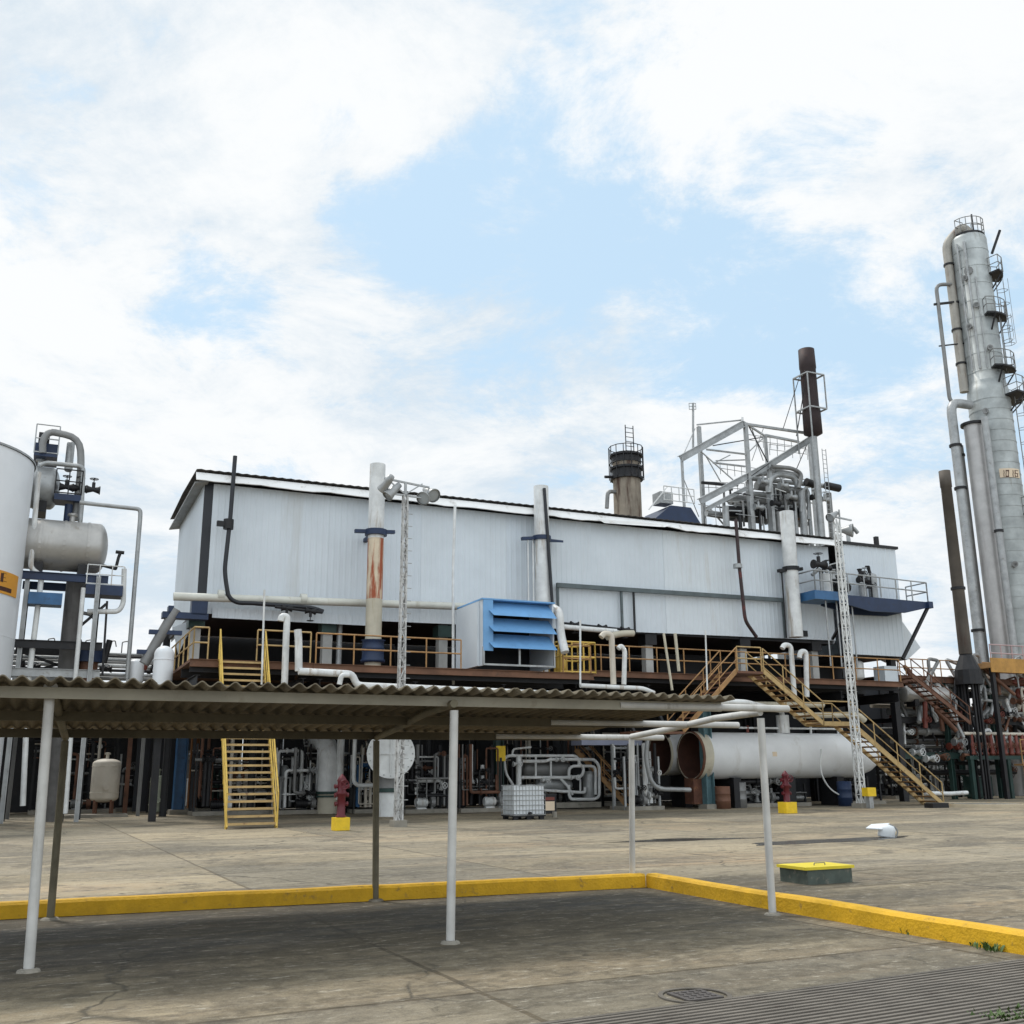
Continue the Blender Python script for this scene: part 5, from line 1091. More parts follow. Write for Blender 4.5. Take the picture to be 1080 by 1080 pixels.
p = F(731, 425, 2.5); MB().beam(F(731, 480, 2.5), p, .12, .12, E1).build('lightning_mast', m_galv, sf_); rail_mb(MB(), [F(727, 432, 2.5), F(734, 432, 2.5)], .5, .3, .025, 2).build('mast_cage', m_galv, sf_)
# pipe bank inside the frame
pk = thing('pipe_bank', 'dense bank of grey overhead pipes and condensers inside the open steel frame', 'pipe bank', down(F(820, 550)))
for i, (u0, v0, u1, v1, r, m_) in enumerate(((786, 504, 884, 514, .18, m_galv), (798, 512, 850, 520, .35, m_grey), (770, 527, 845, 531, .4, m_grey), (765, 539, 842, 541, .4, m_dark), (792, 521, 850, 526, .22, m_galv), (766, 545, 850, 553, .28, m_grey), (815, 497, 842, 502, .25, m_grey), (795, 500, 812, 498, .25, m_galv), (745, 541, 770, 545, .25, m_galv), (775, 533, 850, 536, .16, m_galv), (800, 545, 850, 547, .16, m_brown))):
    MB().tube([F(u0, v0, 1+.4*(i % 3)), F(u1, v1, 1+.4*(i % 3))], r, 12).build('pipe', m_, pk)
for u, v, r, m_ in ((790, 508, .28, m_galv), (811, 513, .27, m_galv), (845, 518, .28, m_galv), (852, 521, .16, m_galv), (838, 530, .14, m_galv), (874, 520, .2, m_grey), (765, 534, .24, m_galv), (800, 528, .1, m_dark), (828, 522, .12, m_grey), (820, 540, .2, m_grey), (780, 540, .14, m_dark)):
    p = F(u, v, .3); MB().cyl(down(p, 9), p, r, seg=10).build('upright_pipe', m_, pk)
MB().tube([F(845, 540, .2), F(845, 520, .2), F(850, 514, .2), F(853, 520, .2), F(853, 548, .2)], .12, 8, bend=.4).build('hoop', m_galv, pk)
MB().tube([F(811, 520, 0), F(812, 505, 0), F(820, 500, 0), F(838, 503, 0), F(842, 515, 0)], .22, 10, bend=.8).build('pipe_loop', m_galv, pk)
MB().tube([F(842, 515, -.4), F(846, 500, -.4), F(836, 494, -.4), F(814, 492, -.4)], .16, 10, bend=.8).build('pipe_loop', m_grey, pk)
for u0, u1, v in ((850, 858, 508), (871, 885, 512)): MB().cyl(F(u0, v, .2), F(u1, v+3, .2), .3, seg=12).build('dark_actuator', m_dark, pk)
for u, v in ((805, 508), (826, 512), (835, 524), (860, 525), (870, 527), (800, 535), (818, 531)): valve(pk, F(u, v, -.2), E1, .14, random.choice((m_galv, m_dark)), UP)
MB().sbox(ab(F(760, 550))[0], ab(F(850, 550))[0], FB-.5, FB+4, F(800, 552).z-1.2, F(800, 552).z-1).build('floor', m_dark, pk)
rn2 = random.Random(5)
for k in range(26):
    u = rn2.uniform(768, 846); v = rn2.uniform(512, 545); pts = [F(u, v, rn2.uniform(-.3, 3)), F(u+rn2.uniform(-14, 14), v+rn2.uniform(-1, 3), rn2.uniform(0, 2))]; p2 = pts[1]-UP*rn2.uniform(.4, 1.4); MB().tube(pts+[p2], rn2.choice((.06, .08, .12)), 8).build('small_pipe', rn2.choice((m_galv, m_dark, m_grey)), pk)
for k in range(95):
    u = rn2.uniform(740, 860); v = rn2.uniform(500, 548); p = F(u, v, rn2.uniform(-.6, 3.5)); k2 = rn2.random()
    if v < 512+(798-u)*.4 and u < 798: continue
    if k2 < .45: q = p+E1*rn2.uniform(-2.2, 2.2)+E2*rn2.uniform(-.5, .5)
    elif k2 < .75: q = p-UP*rn2.uniform(.6, 2.5)
    else: q = p+E1*rn2.uniform(-1.5, 1.5)-UP*rn2.uniform(.4, 1.5)
    MB().beam(p, q, rn2.choice((.04, .06, .09))).build('strut', rn2.choice((m_galv, m_galv, m_white, m_dark)), pk)
for (u0, v0, u1, v1) in ((740, 520, 786, 522), (790, 470, 850, 478), (760, 500, 812, 508), (812, 480, 852, 485)):
    rail_mb(MB(), [F(u0, v0, 3), F(u1, v1, 3)], .9, .7, .025, 1).build('guard_rail', m_galv, pk)
# flare stack
fb = F(868, 560, -1); ft = F(848, 368, -1); fl = thing('flare_stack', 'dark sooty flare stack on a grey pipe with a light cage frame behind the hall', 'flare stack', down(fb))
base = down(F(858, 461, -1)); xx_ = (F(866, 420, -1)-F(853, 420, -1)).length/2
zA = F(859, 461, -1).z; zT = F(849, 369, -1).z
MB().cyl(base, base+UP*zA, xx_*.42, seg=16).build('riser', m_galv, fl)
m_soot = mat('soot', (.03, .018, .018), .7, 0, (.08, .03, .02), .5, .3, 1.0)
MB().lathe([(xx_*.4, 0), (xx_*1.15, .25), (xx_*1.12, 2.0), (xx_, 2.4), (xx_*.98, zT-zA-1.6), (xx_*1.05, zT-zA-1.5), (xx_*1.0, zT-zA), (xx_*.8, zT-zA), (xx_*.8, zT-zA-.4)], base+UP*zA, seg=20).build('burner', m_soot, fl)
for v, r in ((398, .8), (433, .8)):
    z = F(855, v, -1).z; mb = MB(); q = [base+UP*z+E1*a*r+E2*b*r for a, b in ((-1, -1), (1, -1), (1, 1), (-1, 1), (-1, -1))]
    for a, b in zip(q[:-1], q[1:]): mb.beam(a, b, .1)
    mb.beam(base+UP*z-E1*r, base+UP*z+E1*r, .08); mb.build('cage_ring', m_galv, fl)
mb = MB(); zc1, zc2 = F(855, 398, -1).z, F(855, 433, -1).z
for a, b in ((-1, -1), (1, -1), (1, 1), (-1, 1)): o = base+E1*a*.8+E2*b*.8; mb.beam(o+UP*zc1, o+UP*(zc2 if a > 0 else zA-1.2), .08, .08, E1)
mb.build('cage_post', m_galv, fl)
MB().beam(base-E1*.8+UP*zc1, F(826, 452, 0), .05).build('guy_rod', m_dark, fl); MB().beam(base-E1*.8-E2*.8+UP*zc1, F(840, 460, 0), .05).build('guy_rod', m_dark, fl)
mb = MB()
for a in (.35, .7): mb.cyl(base+E1*a-E2*.4, base+E1*a-E2*.4+UP*(zA-1), .03, seg=5)
z = 10
while z < zA-1: mb.cyl(base+E1*.35-E2*.4+UP*z, base+E1*.7-E2*.4+UP*z, .02, seg=5); z += .35
mb.build('ladder', m_galv, fl)

# ------------------------------------------------------------ annex block and blue platform at the right end
XB = -.4
a0 = ab(pb(889, 600, XB))[0]; a1 = ab(pb(946, 600, XB))[0]; zt = pb(920, 577, XB).z; zb_ = pb(900, 690, XB).z
ax_ = thing('annex_block', 'small pale grey clad block with a skewed chute beside the hall\'s right end', 'annex', S(a0, XB, 0))
ribbed(S(a0, XB, zb_), E1, UP, a1-a0, zt-zb_, .3, .02).build('front_wall', m_sheet, ax_)
ribbed(S(a1, XB, zb_), E2, UP, 5.0, zt-zb_, .3, .02).build('side_wall', m_sheet, ax_); MB().sbox(a0, a1, XB+5, XB+5.05, zb_, zt).build('back_wall', m_sheet, ax_)
MB().sbox(a0-.1, a1+.12, XB-.12, XB+5.1, zt, zt+.14).build('roof', m_dark, ax_); MB().sbox(a0+.1, a1-.1, XB+.1, XB+4.9, zb_-.02, zb_+.1).build('soffit', m_dark, ax_)
MB().slab([pb(950, 653, XB+.5), pb(971, 683, XB+.5), pb(957, 696, XB+.5), pb(944, 690, XB+.5), pb(944, 655, XB+.5)], E2, 1.6).build('chute', m_sheet, ax_)
for a in (a0+.4, a1-.5): MB().beam(S(a, XB+.6, 0), S(a, XB+.6, zb_), .35, .35, E1).build('post', m_dark, ax_); MB().beam(S(a, XB+4, 0), S(a, XB+4, zb_), .35, .35, E1).build('post', m_dark, ax_)
MB().lathe(dome(.55, 1.1, .2), S(a0+1.2, XB+1.2, zb_-1.25), seg=20).build('hopper_pot', m_white, ax_); MB().sbox(a0+2.4, a0+3.3, XB+.2, XB+1, zb_-1.6, zb_-.5).build('box', m_sheet, ax_)
MB().tube([S(a0+1.5, XB+1, zt+.1), S(a0+1.5, XB+1, zt+1.1), S(a0+1.9, XB+1, zt+1.3), S(a0+2.2, XB+1, zt+1.0)], .11, 10, bend=.3).build('roof_gooseneck', m_galv, ax_)
MB().beam(S(a0+3.0, XB+.5, zt+.1), S(a0+3.0, XB+.5, zt+.75), .2, .2, E1).build('roof_stub', m_dark, ax_)
PBv = -1.9
a0p, a1p = ab(pb(860, 634, PBv))[0], ab(pb(981, 634, PBv))[0]; zp = pb(900, 632, PBv).z
bp = thing('blue_platform', 'deep blue cantilevered steel platform with pale rails projecting at the hall\'s right end', 'platform', S(a0p, PBv, zp))
MB().sbox(a0p, a0p+1.5, PBv, XB-.05, zp-.12, zp+.32).build('edge_panel', m_blue, bp); MB().sbox(a0p+1.5, a1p-.1, PBv+.1, XB-.05, zp-.02, zp+.12).build('floor', m_blue, bp)
MB().slab([S(a0p+1.5, PBv, zp+.2), S(a0p+1.5, PBv, zp-.2), S(a0p+3.6, PBv, zp-.55), S(a1p-1.8, PBv, zp-.5), S(a1p, PBv, zp-.1), S(a1p, PBv, zp+.16)], E2, .1).build('girder', m_navy, bp)
MB().slab([S(a0p+1.5, XB-.25, zp-.03), S(a0p+1.5, XB-.25, zp-.2), S(a0p+3.6, XB-.25, zp-.55), S(a1p-1.8, XB-.25, zp-.5), S(a1p, XB-.25, zp-.1), S(a1p, XB-.25, zp-.03)], E2, .1).build('girder', m_navy, bp)
MB().box(S(a1p-.12, PBv, zp), .3, .3, .34).build('end_plate', m_navy, bp)
MB().beam(S(a1p-.15, PBv+.1, zp-.15), pb(952, 695, PBv), .14).build('brace', m_dark, bp); MB().beam(pb(888, 656, PBv), pb(878, 674, -.3), .12).build('brace', m_dark, bp)
rail_mb(MB(), [S(a0p+.1, XB-.1, zp+.3), S(a0p+.1, PBv+.05, zp+.3), S(a1p-.1, PBv+.05, zp+.16), S(a1p-.1, XB, zp+.16)], 1.05, 1.1, .035, 1).build('guard_rail', m_galv, bp)
for a in (a0p+.9, a0p+1.6, a0p+2.1, a0p+2.6): MB().cyl(S(a, PBv+.3, zp-.1), S(a, PBv+.3, 6.6), .04, seg=6).build('hanger_rod', m_galv, bp)
rn3 = random.Random(9)
for k in range(9): valve(bp, S(rn3.uniform(a0p+.5, a0p+4.5), rn3.uniform(PBv+.2, -.7), zp+rn3.uniform(.5, 1.9)), UP if k % 2 else E1, rn3.choice((.08, .1, .14)), rn3.choice((m_dark, m_dark, m_galv)), E1 if k % 2 else UP)
for k in range(8): a = rn3.uniform(a0p+1, a0p+5.2); b = rn3.uniform(PBv+.3, -.6); MB().tube([S(a, b, zp+.1), S(a, b, zp+rn3.uniform(1, 2.1)), S(a+rn3.uniform(-.8, .8), b, zp+rn3.uniform(1, 2))], rn3.choice((.04, .06, .09)), 8).build('pipe', rn3.choice((m_galv, m_white, m_dark)), bp)
for a, r, h in ((a0p+1.55, .28, 1.3), (a0p+3.9, .2, 1.0), (a0p+4.6, .24, 1.5)): MB().lathe(dome(r, h, .12), S(a, PBv+.8, zp+.13), seg=14).build('pot', rn3.choice((m_white, m_galv)), bp)
P = pb(893, 563, XB)
# ------------------------------------------------------------ distillation column
TD = 66.0
tb = PY(1053, 500, TD); bx = Vector((tb.x, tb.y, 0)); zT = PY(1022, 252, TD).z; zN = PY(1045, 405, TD).z; TR, TR2 = 1.34, 1.2
col = thing('distillation_column', 'towering silver-grey clad distillation column with platforms and a numbered plate at the right edge', 'distillation column', bx)
MB().lathe([(TR, 3.0), (TR, zN-.8), (TR2, zN)]+[(TR2, zN), (TR2, zT-.3)]+[(TR2*math.cos(math.pi/2*i/6), zT-.3+.6*math.sin(math.pi/2*i/6)) for i in range(1, 7)], bx-E1*0, seg=40).build('shell', m_col_tower, col)
MB().lathe([(TR+.25, 0), (TR+.05, 3.4)], bx, seg=40).build('skirt', m_white, col)
z = 4.0
while z < zN-1: MB().lathe([(TR+.002, 0), (TR+.022, .0), (TR+.022, .06), (TR+.002, .06)], bx+UP*z, seg=40, sm=False).build('cladding_band', m_col_tower, col); z += .75
z = zN+.6
while z < zT-.5: MB().lathe([(TR2+.002, 0), (TR2+.02, 0), (TR2+.02, .05), (TR2+.002, .05)], bx+UP*z, seg=36, sm=False).build('cladding_band', m_col_tower, col); z += 1.3
vdir = Vector((-bx.x, -bx.y, 0)).normalized(); vx = Vector((-vdir.y, vdir.x, 0))   # vx: towards the right of the yard view
def T(ang, r, z): t_ = math.radians(ang); return bx+(vdir*math.cos(t_)+vx*math.sin(t_))*r+UP*z
def ringplat(v, a0, a1, r0, w_, label=None, rail=True, m=m_dark):
    z = PY(1040, v, TD).z; n = max(3, int(abs(a1-a0)/18)); vs = []
    for i in range(n+1):
        a = a0+(a1-a0)*i/n
        for r, dz_ in ((r0, 0), (r0+w_, 0), (r0+w_, .12), (r0, .12)): vs.append(T(a, r, z+dz_))
    fs = [(i*4+j, i*4+(j+1) % 4, (i+1)*4+(j+1) % 4, (i+1)*4+j) for i in range(n) for j in range(4)]+[(0, 1, 2, 3), (4*n+3, 4*n+2, 4*n+1, 4*n)]
    p = MB().add(vs, fs).build('platform', m, col)
    mb = MB(); pts = [T(a0+(a1-a0)*i/n, r0+w_, z+.1) for i in range(n+1)]; pts = [T(a0, r0, z+.1)]+pts+[T(a1, r0, z+.1)]
    for q in pts: mb.cyl(q, q+UP*1.1, .03, seg=5)
    for h in (.55, 1.1): mb.tube([q+UP*h for q in pts], .03, 5, bend=.01)
    mb.build('guard_rail', m_grey, p)
    for a in (a0+(a1-a0)*.2, a0+(a1-a0)*.8): MB().beam(T(a, r0, z-1.0), T(a, r0+w_, z), .08).build('bracket', m, p)
    return z
ringplat(252, -40, 120, TR2*.3, .75); ringplat(296, 60, 125, TR2, .75); ringplat(341, 20, 110, TR2, .6); ringplat(396, 20, 105, TR2, .7); ringplat(424, 50, 140, TR, 1.0); ringplat(548, 60, 130, TR, .9)
MB().tube([T(60, .5, zT+.2), T(60, .5, zT+1.7)], .06, 8).build('top_vent', m_dark, col); MB().beam(T(90, TR2+.2, PY(1035, 272, TD).z), T(90, TR2+.9, PY(1035, 250, TD).z), .16).build('davit_arm', m_dark, col)
MB().cyl(T(-10, TR2*.6, zT-3), T(-10, TR2+.1, zT-3), .3, seg=12).build('manway', m_grey, col)
def lad(a, r, v0, v1):
    z0, z1 = PY(1050, v0, TD).z, PY(1050, v1, TD).z; mb = MB(); o = vdir*.2
    c = T(a, r, 0); s_ = vdir*.22
    for k in (-1, 1): mb.cyl(c+s_*k+UP*z0, c+s_*k+UP*z1, .03, seg=5)
    z = z0
    while z < z1: mb.cyl(c-s_+UP*z, c+s_+UP*z, .02, seg=5); z += .35
    out = (c-bx); out.z = 0; out.normalize(); z = z0+2
    while z < z1: mb.tube([c-s_+UP*z, c-s_*1.7+out*.4+UP*z, c+out*.75+UP*z, c+s_*1.7+out*.4+UP*z, c+s_+UP*z], .02, 5, bend=.2); z += 1.0
    for w_ in (-1.5, 0, 1.5): mb.cyl(c+s_*w_+out*(.75 if w_ == 0 else .45)+UP*(z0+2), c+s_*w_+out*(.75 if w_ == 0 else .45)+UP*z1, .015, seg=4)
    mb.build('caged_ladder', m_grey, col)
for aq, v0_, v1_, r_ in ((-35, 395, 262, .07), (-12, 395, 262, .09), (8, 395, 300, .05), (-30, 700, 470, .08)):
    rr_ = (TR if v0_ > 450 else TR2)+r_+.02; MB().cyl(T(aq, rr_, PY(1040, v0_, TD).z), T(aq, rr_, PY(1040, v1_, TD).z), r_, seg=8).build('slim_line', m_galv, col)
for aq, v_ in ((-20, 300), (0, 330), (-25, 350), (20, 375), (-10, 440), (10, 600)): rr_ = TR if v_ > 405 else TR2; zq = PY(1040, v_, TD).z; f_ = MB(); f_.cyl(T(aq, rr_-.05, zq), T(aq, rr_+.3, zq), .12, seg=10); flange(f_, T(aq, rr_+.26, zq), T(aq, 2, 0)-T(aq, 1, 0), .2, .04); f_.build('nozzle', m_grey, col)
lad(70, TR2+.2, 396, 341); lad(92, TR2+.2, 396, 300); lad(84, TR+.25, 548, 424); lad(75, TR+.2, 690, 548)
# big risers beside the column (own things)
def riser(label, pts, r, m, D=TD-1.5, **k): return pipe(label, [PY(u, v, D) for u, v in pts], r, m, name='riser_pipe', seg=16, **k)
def vr(u, v, D=TD-1.5): return PY(u, v, D)
def vriser(label, um, vm, vtop, r, m, topc=None, D=TD-1.5, z0=0, cols=()):
    p = vr(um, vm, D); zt_ = PY(um, vtop, D).z; pts = [Vector((p.x, p.y, z0)), Vector((p.x, p.y, zt_))]
    if topc: pts += [Vector((p.x, p.y, zt_))+Vector(topc)]
    o = pipe(label, pts, r, m, name='riser_pipe', seg=18, bend=r*2.5)
    for v in cols: z = PY(um, v, D).z; MB().cyl(Vector((p.x, p.y, z-.08)), Vector((p.x, p.y, z+.08)), r*1.3, seg=16).build('collar', m_dark, o)
    return o
vriser('broad grey riser pipe hugging the left side of the distillation column', 1043, 580, 447, .62, mat('riser_clad', (.43, .42, .41), .45, .3, (.26, .23, .22), .6, .15, 1.0, True), None, TD-1.2, cols=(448,))
vriser('slim pale riser squeezed between the broad riser and the column', 1056, 580, 440, .22, m_galv, None, TD-2.2, cols=(560,))
vriser('rusty-topped riser with dark clamps left of the broad grey riser', 1021, 580, 424, .31, m_galv, (1.6, .6, .0), TD-1.0, cols=(470, 515, 665))
vriser('thin brown-grey riser beside the clamped riser', 1029, 600, 470, .16, m_grey, None, TD-.4, cols=(480,))
q0 = T(-72, TR2+.3, 0); o = pipe('pale upper riser running along the left side of the column to its top', [q0+UP*(zN-.5), q0+UP*(zT-.2), T(-40, .4, zT+.9), T(30, .3, zT+.3)], .3, mat('upper_riser', (.36, .34, .3), .55, .1, (.16, .09, .06), .8, .2, 1.2, True), name='riser_pipe', seg=16, bend=.6)
for z in (zT-2, zT-7, zN+1.5): MB().cyl(q0+UP*z, q0+UP*(z+.14), .36, seg=14).build('collar', m_dark, o)
p = PY(993, 350, TD); zt_, zb2 = PY(992, 300, TD).z, PY(992, 424, TD).z; th2 = pipe('thin bypass pipe bracketed out from the left of the column top', [Vector((p.x+1.1, p.y, zt_)), Vector((p.x, p.y, zt_)), Vector((p.x, p.y, zb2)), Vector((p.x+.8, p.y, zb2-.3))], .13, m_grey, bend=.5)
for v in (321, 365): z = PY(992, v, TD).z; MB().beam(Vector((p.x-.3, p.y, z)), Vector((p.x+1.5, p.y, z+.2)), .14 if v == 321 else .08).build('bracket', m_dark, th2)
# number plate
def on_col(u, v, off=.0):
    r = ray(u, v); A = r.x**2+r.y**2; Bq = -2*(r.x*bx.x+r.y*bx.y); Cq = bx.x**2+bx.y**2-(TR+off)**2; D = max(Bq*Bq-4*A*Cq, 0); t_ = (-Bq-math.sqrt(D))/(2*A); return Vector((0, 0, CAMH))+r*t_
def col_plate(c0, c1, off, th, m, nm, parent, n=6):
    p0, p1 = on_col(*c0, .0), on_col(*c1, .0); t0 = math.atan2(p0.y-bx.y, p0.x-bx.x); t1 = math.atan2(p1.y-bx.y, p1.x-bx.x); vs = []
    for s_ in (0, 1):
        for i in range(n+1): t = t0+(t1-t0)*i/n; d = Vector((math.cos(t), math.sin(t), 0))*(TR+off+th*s_); vs += [bx+d+UP*p1.z, bx+d+UP*p0.z]
    mm_ = 2*(n+1); fs = [(2*i, 2*i+2, 2*i+3, 2*i+1) for i in range(n)]+[(mm_+2*i, mm_+2*i+1, mm_+2*i+3, mm_+2*i+2) for i in range(n)]
    fs += [(2*i, mm_+2*i, mm_+2*i+2, 2*i+2) for i in range(n)]+[(2*i+1, 2*i+3, mm_+2*i+3, mm_+2*i+1) for i in range(n)]+[(0, 1, mm_+1, mm_), (2*n, mm_+2*n, mm_+2*n+1, 2*n+1)]
    return MB().add(vs, fs).build(nm, m, parent)
npl = col_plate((1053.5, 494.5), (1075, 504.5), .03, .02, m_signw, 'number_plate', col)
def seg7(chars, u0, u1, v0, v1):
    S7 = {'1': 'bc', '0': 'abcdef', '5': 'afgcd', '6': 'afgedc'}; w_ = (u1-u0)/len(chars)
    for i, chh in enumerate(chars):
        x0 = u0+i*w_+.5; x1 = u0+(i+1)*w_-.5; vm = (v0+v1)/2; s_ = 1.1
        R_ = dict(a=(x0, v0, x1, v0+s_), g=(x0, vm-s_/2, x1, vm+s_/2), d=(x0, v1-s_, x1, v1), f=(x0, v0, x0+s_, vm), e=(x0, vm, x0+s_, v1), b=(x1-s_, v0, x1, vm), c=(x1-s_, vm, x1, v1))
        for q in S7[chh]: a = R_[q]; col_plate((a[0], a[1]), (a[2], a[3]), .055, .01, m_signtxt, 'numeral', npl, 2)
seg7('1016', 1055.2, 1073.5, 496, 503.2)
# black stack right
p = PY(1008, 600, 58.0); zt_ = PY(997, 497, 58.0).z
bsx = thing('exhaust_stack', 'dark brown-grey slim stack on a black flared foot left of the distillation column', 'exhaust stack', Vector((p.x, p.y, 0)))
b0 = Vector((p.x, p.y, 0)); z1_ = PY(1018, 690, 58).z
MB().lathe([(.36, z1_), (.3, zt_-1), (.33, zt_-.98), (.33, zt_), (.22, zt_), (.22, zt_-.5)], b0, seg=18).build('pipe', mat('stack_dull', (.095, .08, .065), .7, .1, (.06, .028, .02), .8, .25, .8, True), bsx)
MB().lathe([(.75, z1_-1.7), (.7, z1_-.9), (.3, z1_+.05)], b0, seg=14, sm=False).build('flared_foot', m_dark, bsx)
for k in range(6): tt = k*math.pi/3; o = E1*math.cos(tt)*.45+E2*math.sin(tt)*.45; MB().beam(b0+o, b0+o+UP*(z1_-1.0), .12, .12, E1).build('leg', m_dark, bsx)
MB().cyl(b0+UP*(zt_*.62), b0+UP*(zt_*.62+.15), .4, seg=16).build('collar', m_dark, bsx)
# ------------------------------------------------------------ process rack at the right
RA = ab(pb(935, 716, 1.5))[0]; RZ = ab(pb(1080, 716, 1.5))[0]; z5 = pb(985, 715, 1.5).z
rr = thing('process_rack', 'long crowded pipe rack with pale lagged pipes and dark beams at the right', 'pipe rack', S(RA, 1.5, 0))
for a in [RA+.5+k*3.6 for k in range(5)]:
    for b in (1.5, 4.5): MB().ibeam(S(a, b, 0), S(a, b, z5), .24, .24, .03, E1).build('post', m_dark if b > 2 else m_green, rr)
    for z in (z5-.1, pb(985, 760, 1.5).z, pb(985, 795, 1.5).z): MB().ibeam(S(a, 1.4, z), S(a, 4.6, z), .16, .24).build('cross_beam', m_dark, rr)
for z, m_ in ((z5-.1, m_brown), (pb(985, 760, 1.5).z, m_dark), (pb(985, 797, 1.5).z, m_green)): MB().ibeam(S(RA, 1.4, z), S(RZ+1.5, 1.4, z), .18, .34).build('long_beam', m_, rr)
MB().sbox(RA, RZ+1.5, 1.6, 4.6, z5, z5+.05).build('walkway', m_deck, rr)
rail_mb(MB(), [S(RA+.1, 1.45, z5), S(RA+8, 1.45, z5)], 1.0, 1.3, .03).build('guard_rail', m_railo, rr)
LP = [(722, .09, m_galv), (726, .13, m_cream2), (731, .1, m_grey), (735, .28, m_grey), (742, .12, m_cream2), (746, .1, m_brown), (750, .2, m_galv), (754, .1, m_white), (766, .04, m_white), (771, .2, m_grey), (776, .1, m_dark), (781, .12, m_grey), (786, .08, m_galv), (805, .1, m_dark), (815, .15, m_dark)]
rn4 = random.Random(17)
for i, (v, r, m_) in enumerate(LP):
    z = pb(985, v, 1.5).z; b = 1.7+(i*.61) % 2.6; a_s = RA+rn4.uniform(0, 3); a_e = RZ+rn4.uniform(-2.5, 1.5)
    if i % 3 == 0: pts = [S(a_s, b, z), S((a_s+a_e)/2, b, z), S((a_s+a_e)/2+.3, b-.7, z+.0), S((a_s+a_e)/2+.3, b-.7, z-.8)]
    else: pts = [S(a_s, b, z), S(a_e, b, z)]
    o = MB().tube(pts, r, 10).build('pipe', m_, rr)
    for k in range(3): c = pts[0].lerp(pts[1], rn4.uniform(.1, .9)); MB().cyl(c-E1*.07, c+E1*.07, r*1.35, seg=12).build('clamp', rn4.choice((m_dark, m_brown, m_galv)), o)
for k in range(80):
    a = rn4.uniform(RA+.5, RZ+.5); b = rn4.uniform(.7, 3.6); z0_ = rn4.uniform(2.5, z5-.3); z1_ = z0_+rn4.uniform(.4, 2.0); r = rn4.choice((.05, .07, .1, .13))
    MB().tube([S(a, b, z0_), S(a, b, z1_), S(a+rn4.uniform(-1.2, 1.2), b, z1_+rn4.uniform(-.4, .4)), S(a+rn4.uniform(-1.2, 1.2), b-.4, z0_)], r, 8).build('branch_pipe', rn4.choice((m_cream2, m_galv, m_brown, m_redm, m_grey, m_white, m_dark)), rr)
for k in range(44): valve(rr, S(rn4.uniform(RA+.5, RZ+.5), 1.0+rn4.uniform(0, .4), rn4.uniform(1.2, z5-.6)), E1, rn4.choice((.09, .12)), rn4.choice((m_galv, m_dark, m_white, m_redm, m_brown)), -E2)
MB().cyl(pb(975, 726, .9), pb(976, 768, .9), .13, seg=10).build('red_pipe', m_redm, rr)
hdrum('lagged_drum', 'grey lagged horizontal drum resting in the right rack above the dark beams', pb(953, 732, 1.0), pb(996, 733, 1.0), .42, m_tankgrey)
zq = pb(955, 714, -.3).z; stair('access_stair', 'dark rusty stair dropping to the right inside the right pipe rack', S(ab(pb(1016, 760, -.3))[0], -.3, zq-2.4), -E1, 2.4, ab(pb(1016, 760, -.3))[0]-ab(pb(955, 714, -.3))[0], .9, m_brown, m_brown, 'access stairs', .9)
# red manifold
MA, MZ = ab(pb(1022, 785, .6))[0], ab(pb(1082, 785, .6))[0]; mz0, mz1 = pb(1050, 796, .6).z, pb(1050, 774, .6).z
rm = thing('red_manifold', 'row of stubby red valve bodies on a green frame at the far right', 'manifold', S(MA, .6, 0))
for k in range(9):
    a = MA+(MZ-MA)*(k+.5)/9; p_ = MB().lathe([(0, 0), (.16, 0), (.16, .1), (.11, .14), (.15, .35), (.15, .6), (.09, .68), (.09, mz1-mz0), (0, mz1-mz0)], S(a, .6, mz0), seg=12).build('valve_body', m_redm, rm); mb = MB(); handwheel(mb, S(a, .35, mz0+.5), -E2, .13); mb.build('handwheel', m_brown, p_)
MB().tube([S(MA-.3, .6, mz1), S(MZ+.6, .6, mz1)], .09, 8).build('header', m_cream2, rm); MB().tube([S(MA-.3, .8, mz0-.02), S(MZ+.6, .8, mz0-.02)], .1, 8).build('header', m_brown, rm)
MB().beam(S(MA-.2, .6, mz0-.16), S(MZ+.5, .6, mz0-.16), .3, .2).build('shelf_beam', m_green, rm)
for a in (MA, (MA+MZ)/2+.6, MZ+.2): MB().beam(S(a, .6, 0), S(a, .6, mz0-.26), .22, .22, E1).build('post', m_green, rm)
P = G(1033, 842); solo('green_cabinet', MB().box(P+UP*.65, 1.5, .7, 1.1).box(P+UP*.05, 1.3, .5, .1).box(P-E2*.36+UP*.65, 1.2, .03, .85), m_green, 'low dark green cabinet below the red manifold', 'cabinet')
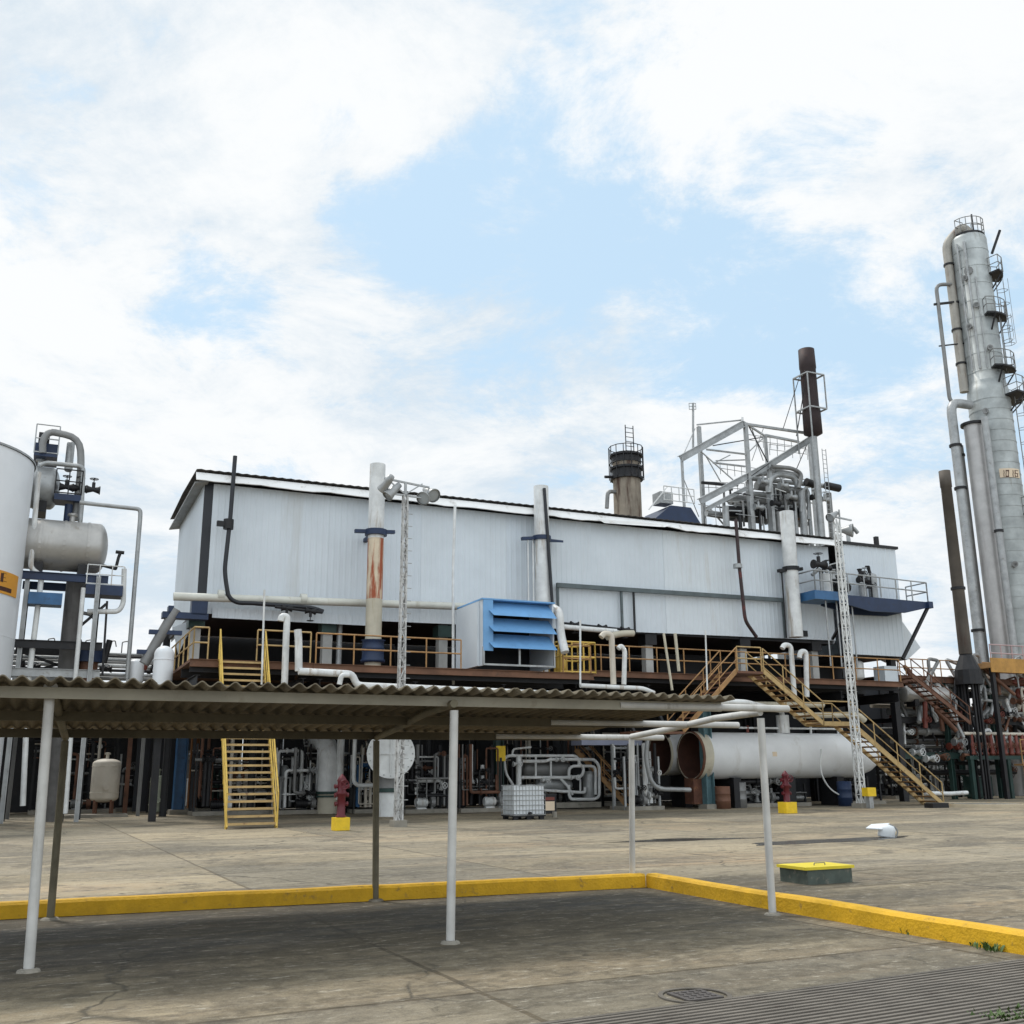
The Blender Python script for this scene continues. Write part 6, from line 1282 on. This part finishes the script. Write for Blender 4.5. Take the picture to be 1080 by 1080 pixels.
yr = thing('ladder_guard', 'ochre rail guard at the right edge beside the red manifold', 'guard rail', S(MZ-.8, -.2, mz0-.5)); rail_mb(MB(), [S(MZ-1.4, -.2, mz0-.5), S(MZ+.8, -.2, mz0-.5)], 1.3, .45, .035, 3).build('rails', m_railo, yr)
MB().sbox(MZ-1.5, MZ+.9, -.3, .3, mz0-.6, mz0-.5).build('floor', m_railo, yr); 
for a in (MZ-1.3, MZ+.7): MB().beam(S(a, -.2, 0), S(a, -.2, mz0-.6), .1, .1, E1).build('leg', m_railo, yr)
# ochre platform at the column foot
c = PY(1062, 705, 60); op = thing('ochre_platform', 'orange-ochre walkway platform wrapping the foot of the distillation column', 'platform', down(c))
MB().box(c, 5.4, 2.4, .3).build('floor', m_railo, op); a_, b_, z_ = ab(c); rail_mb(MB(), [S(a_-2.6, b_-1.2, z_+.15), S(a_+2.6, b_-1.2, z_+.15)], 1.0, .9, .035).build('guard_rail', mat('rail_mauve', (.42, .3, .3), .6, 0, (.3, .2, .1), .5), op)
MB().box(c-E2*1.22, 5.4, .05, .8).build('toe_panel', mat('toe_ochre', (.45, .24, .06), .7, 0, (.2, .1, .05), .7, .25, 1.5), op)
for s_ in (-2.4, 2.4): MB().beam(S(a_+s_, b_-1, 0), S(a_+s_, b_-1, z_), .22, .22, E1).build('post', m_dark, op)
# round pad
P = G(1039, 850.5); rd = thing('round_pad', 'low round concrete pad with a pale rim in front of the right rack', 'concrete pad', P)
MB().lathe([(0, .09), (1.75, .09), (1.75, .14), (1.95, .14), (1.95, 0)], P, seg=44, sm=False).build('rim', mat('rim_cream', (.5, .42, .3), .8, 0, (.6, .35, .12), .6, .15, .8), rd)
MB().cyl(P+UP*.08, P+UP*.1, 1.74, seg=40).build('pad', m_conc, rd)
solo('pipe_on_ground', MB().tube([pb(975, 836.5, -3), pb(1002, 837, -3), pb(1020, 836, -3)], .1, 10), m_white, 'white pipe length lying near the foot of the long cream-yellow stair', 'pipe')
solo('rubble', MB().box(G(988, 852)+UP*.1, .9, .5, .2, C1).box(G(996, 851)+UP*.07+E1*.2, .4, .4, .14, E1), m_dark, 'dark broken block at the foot of the long cream-yellow stair', 'block')
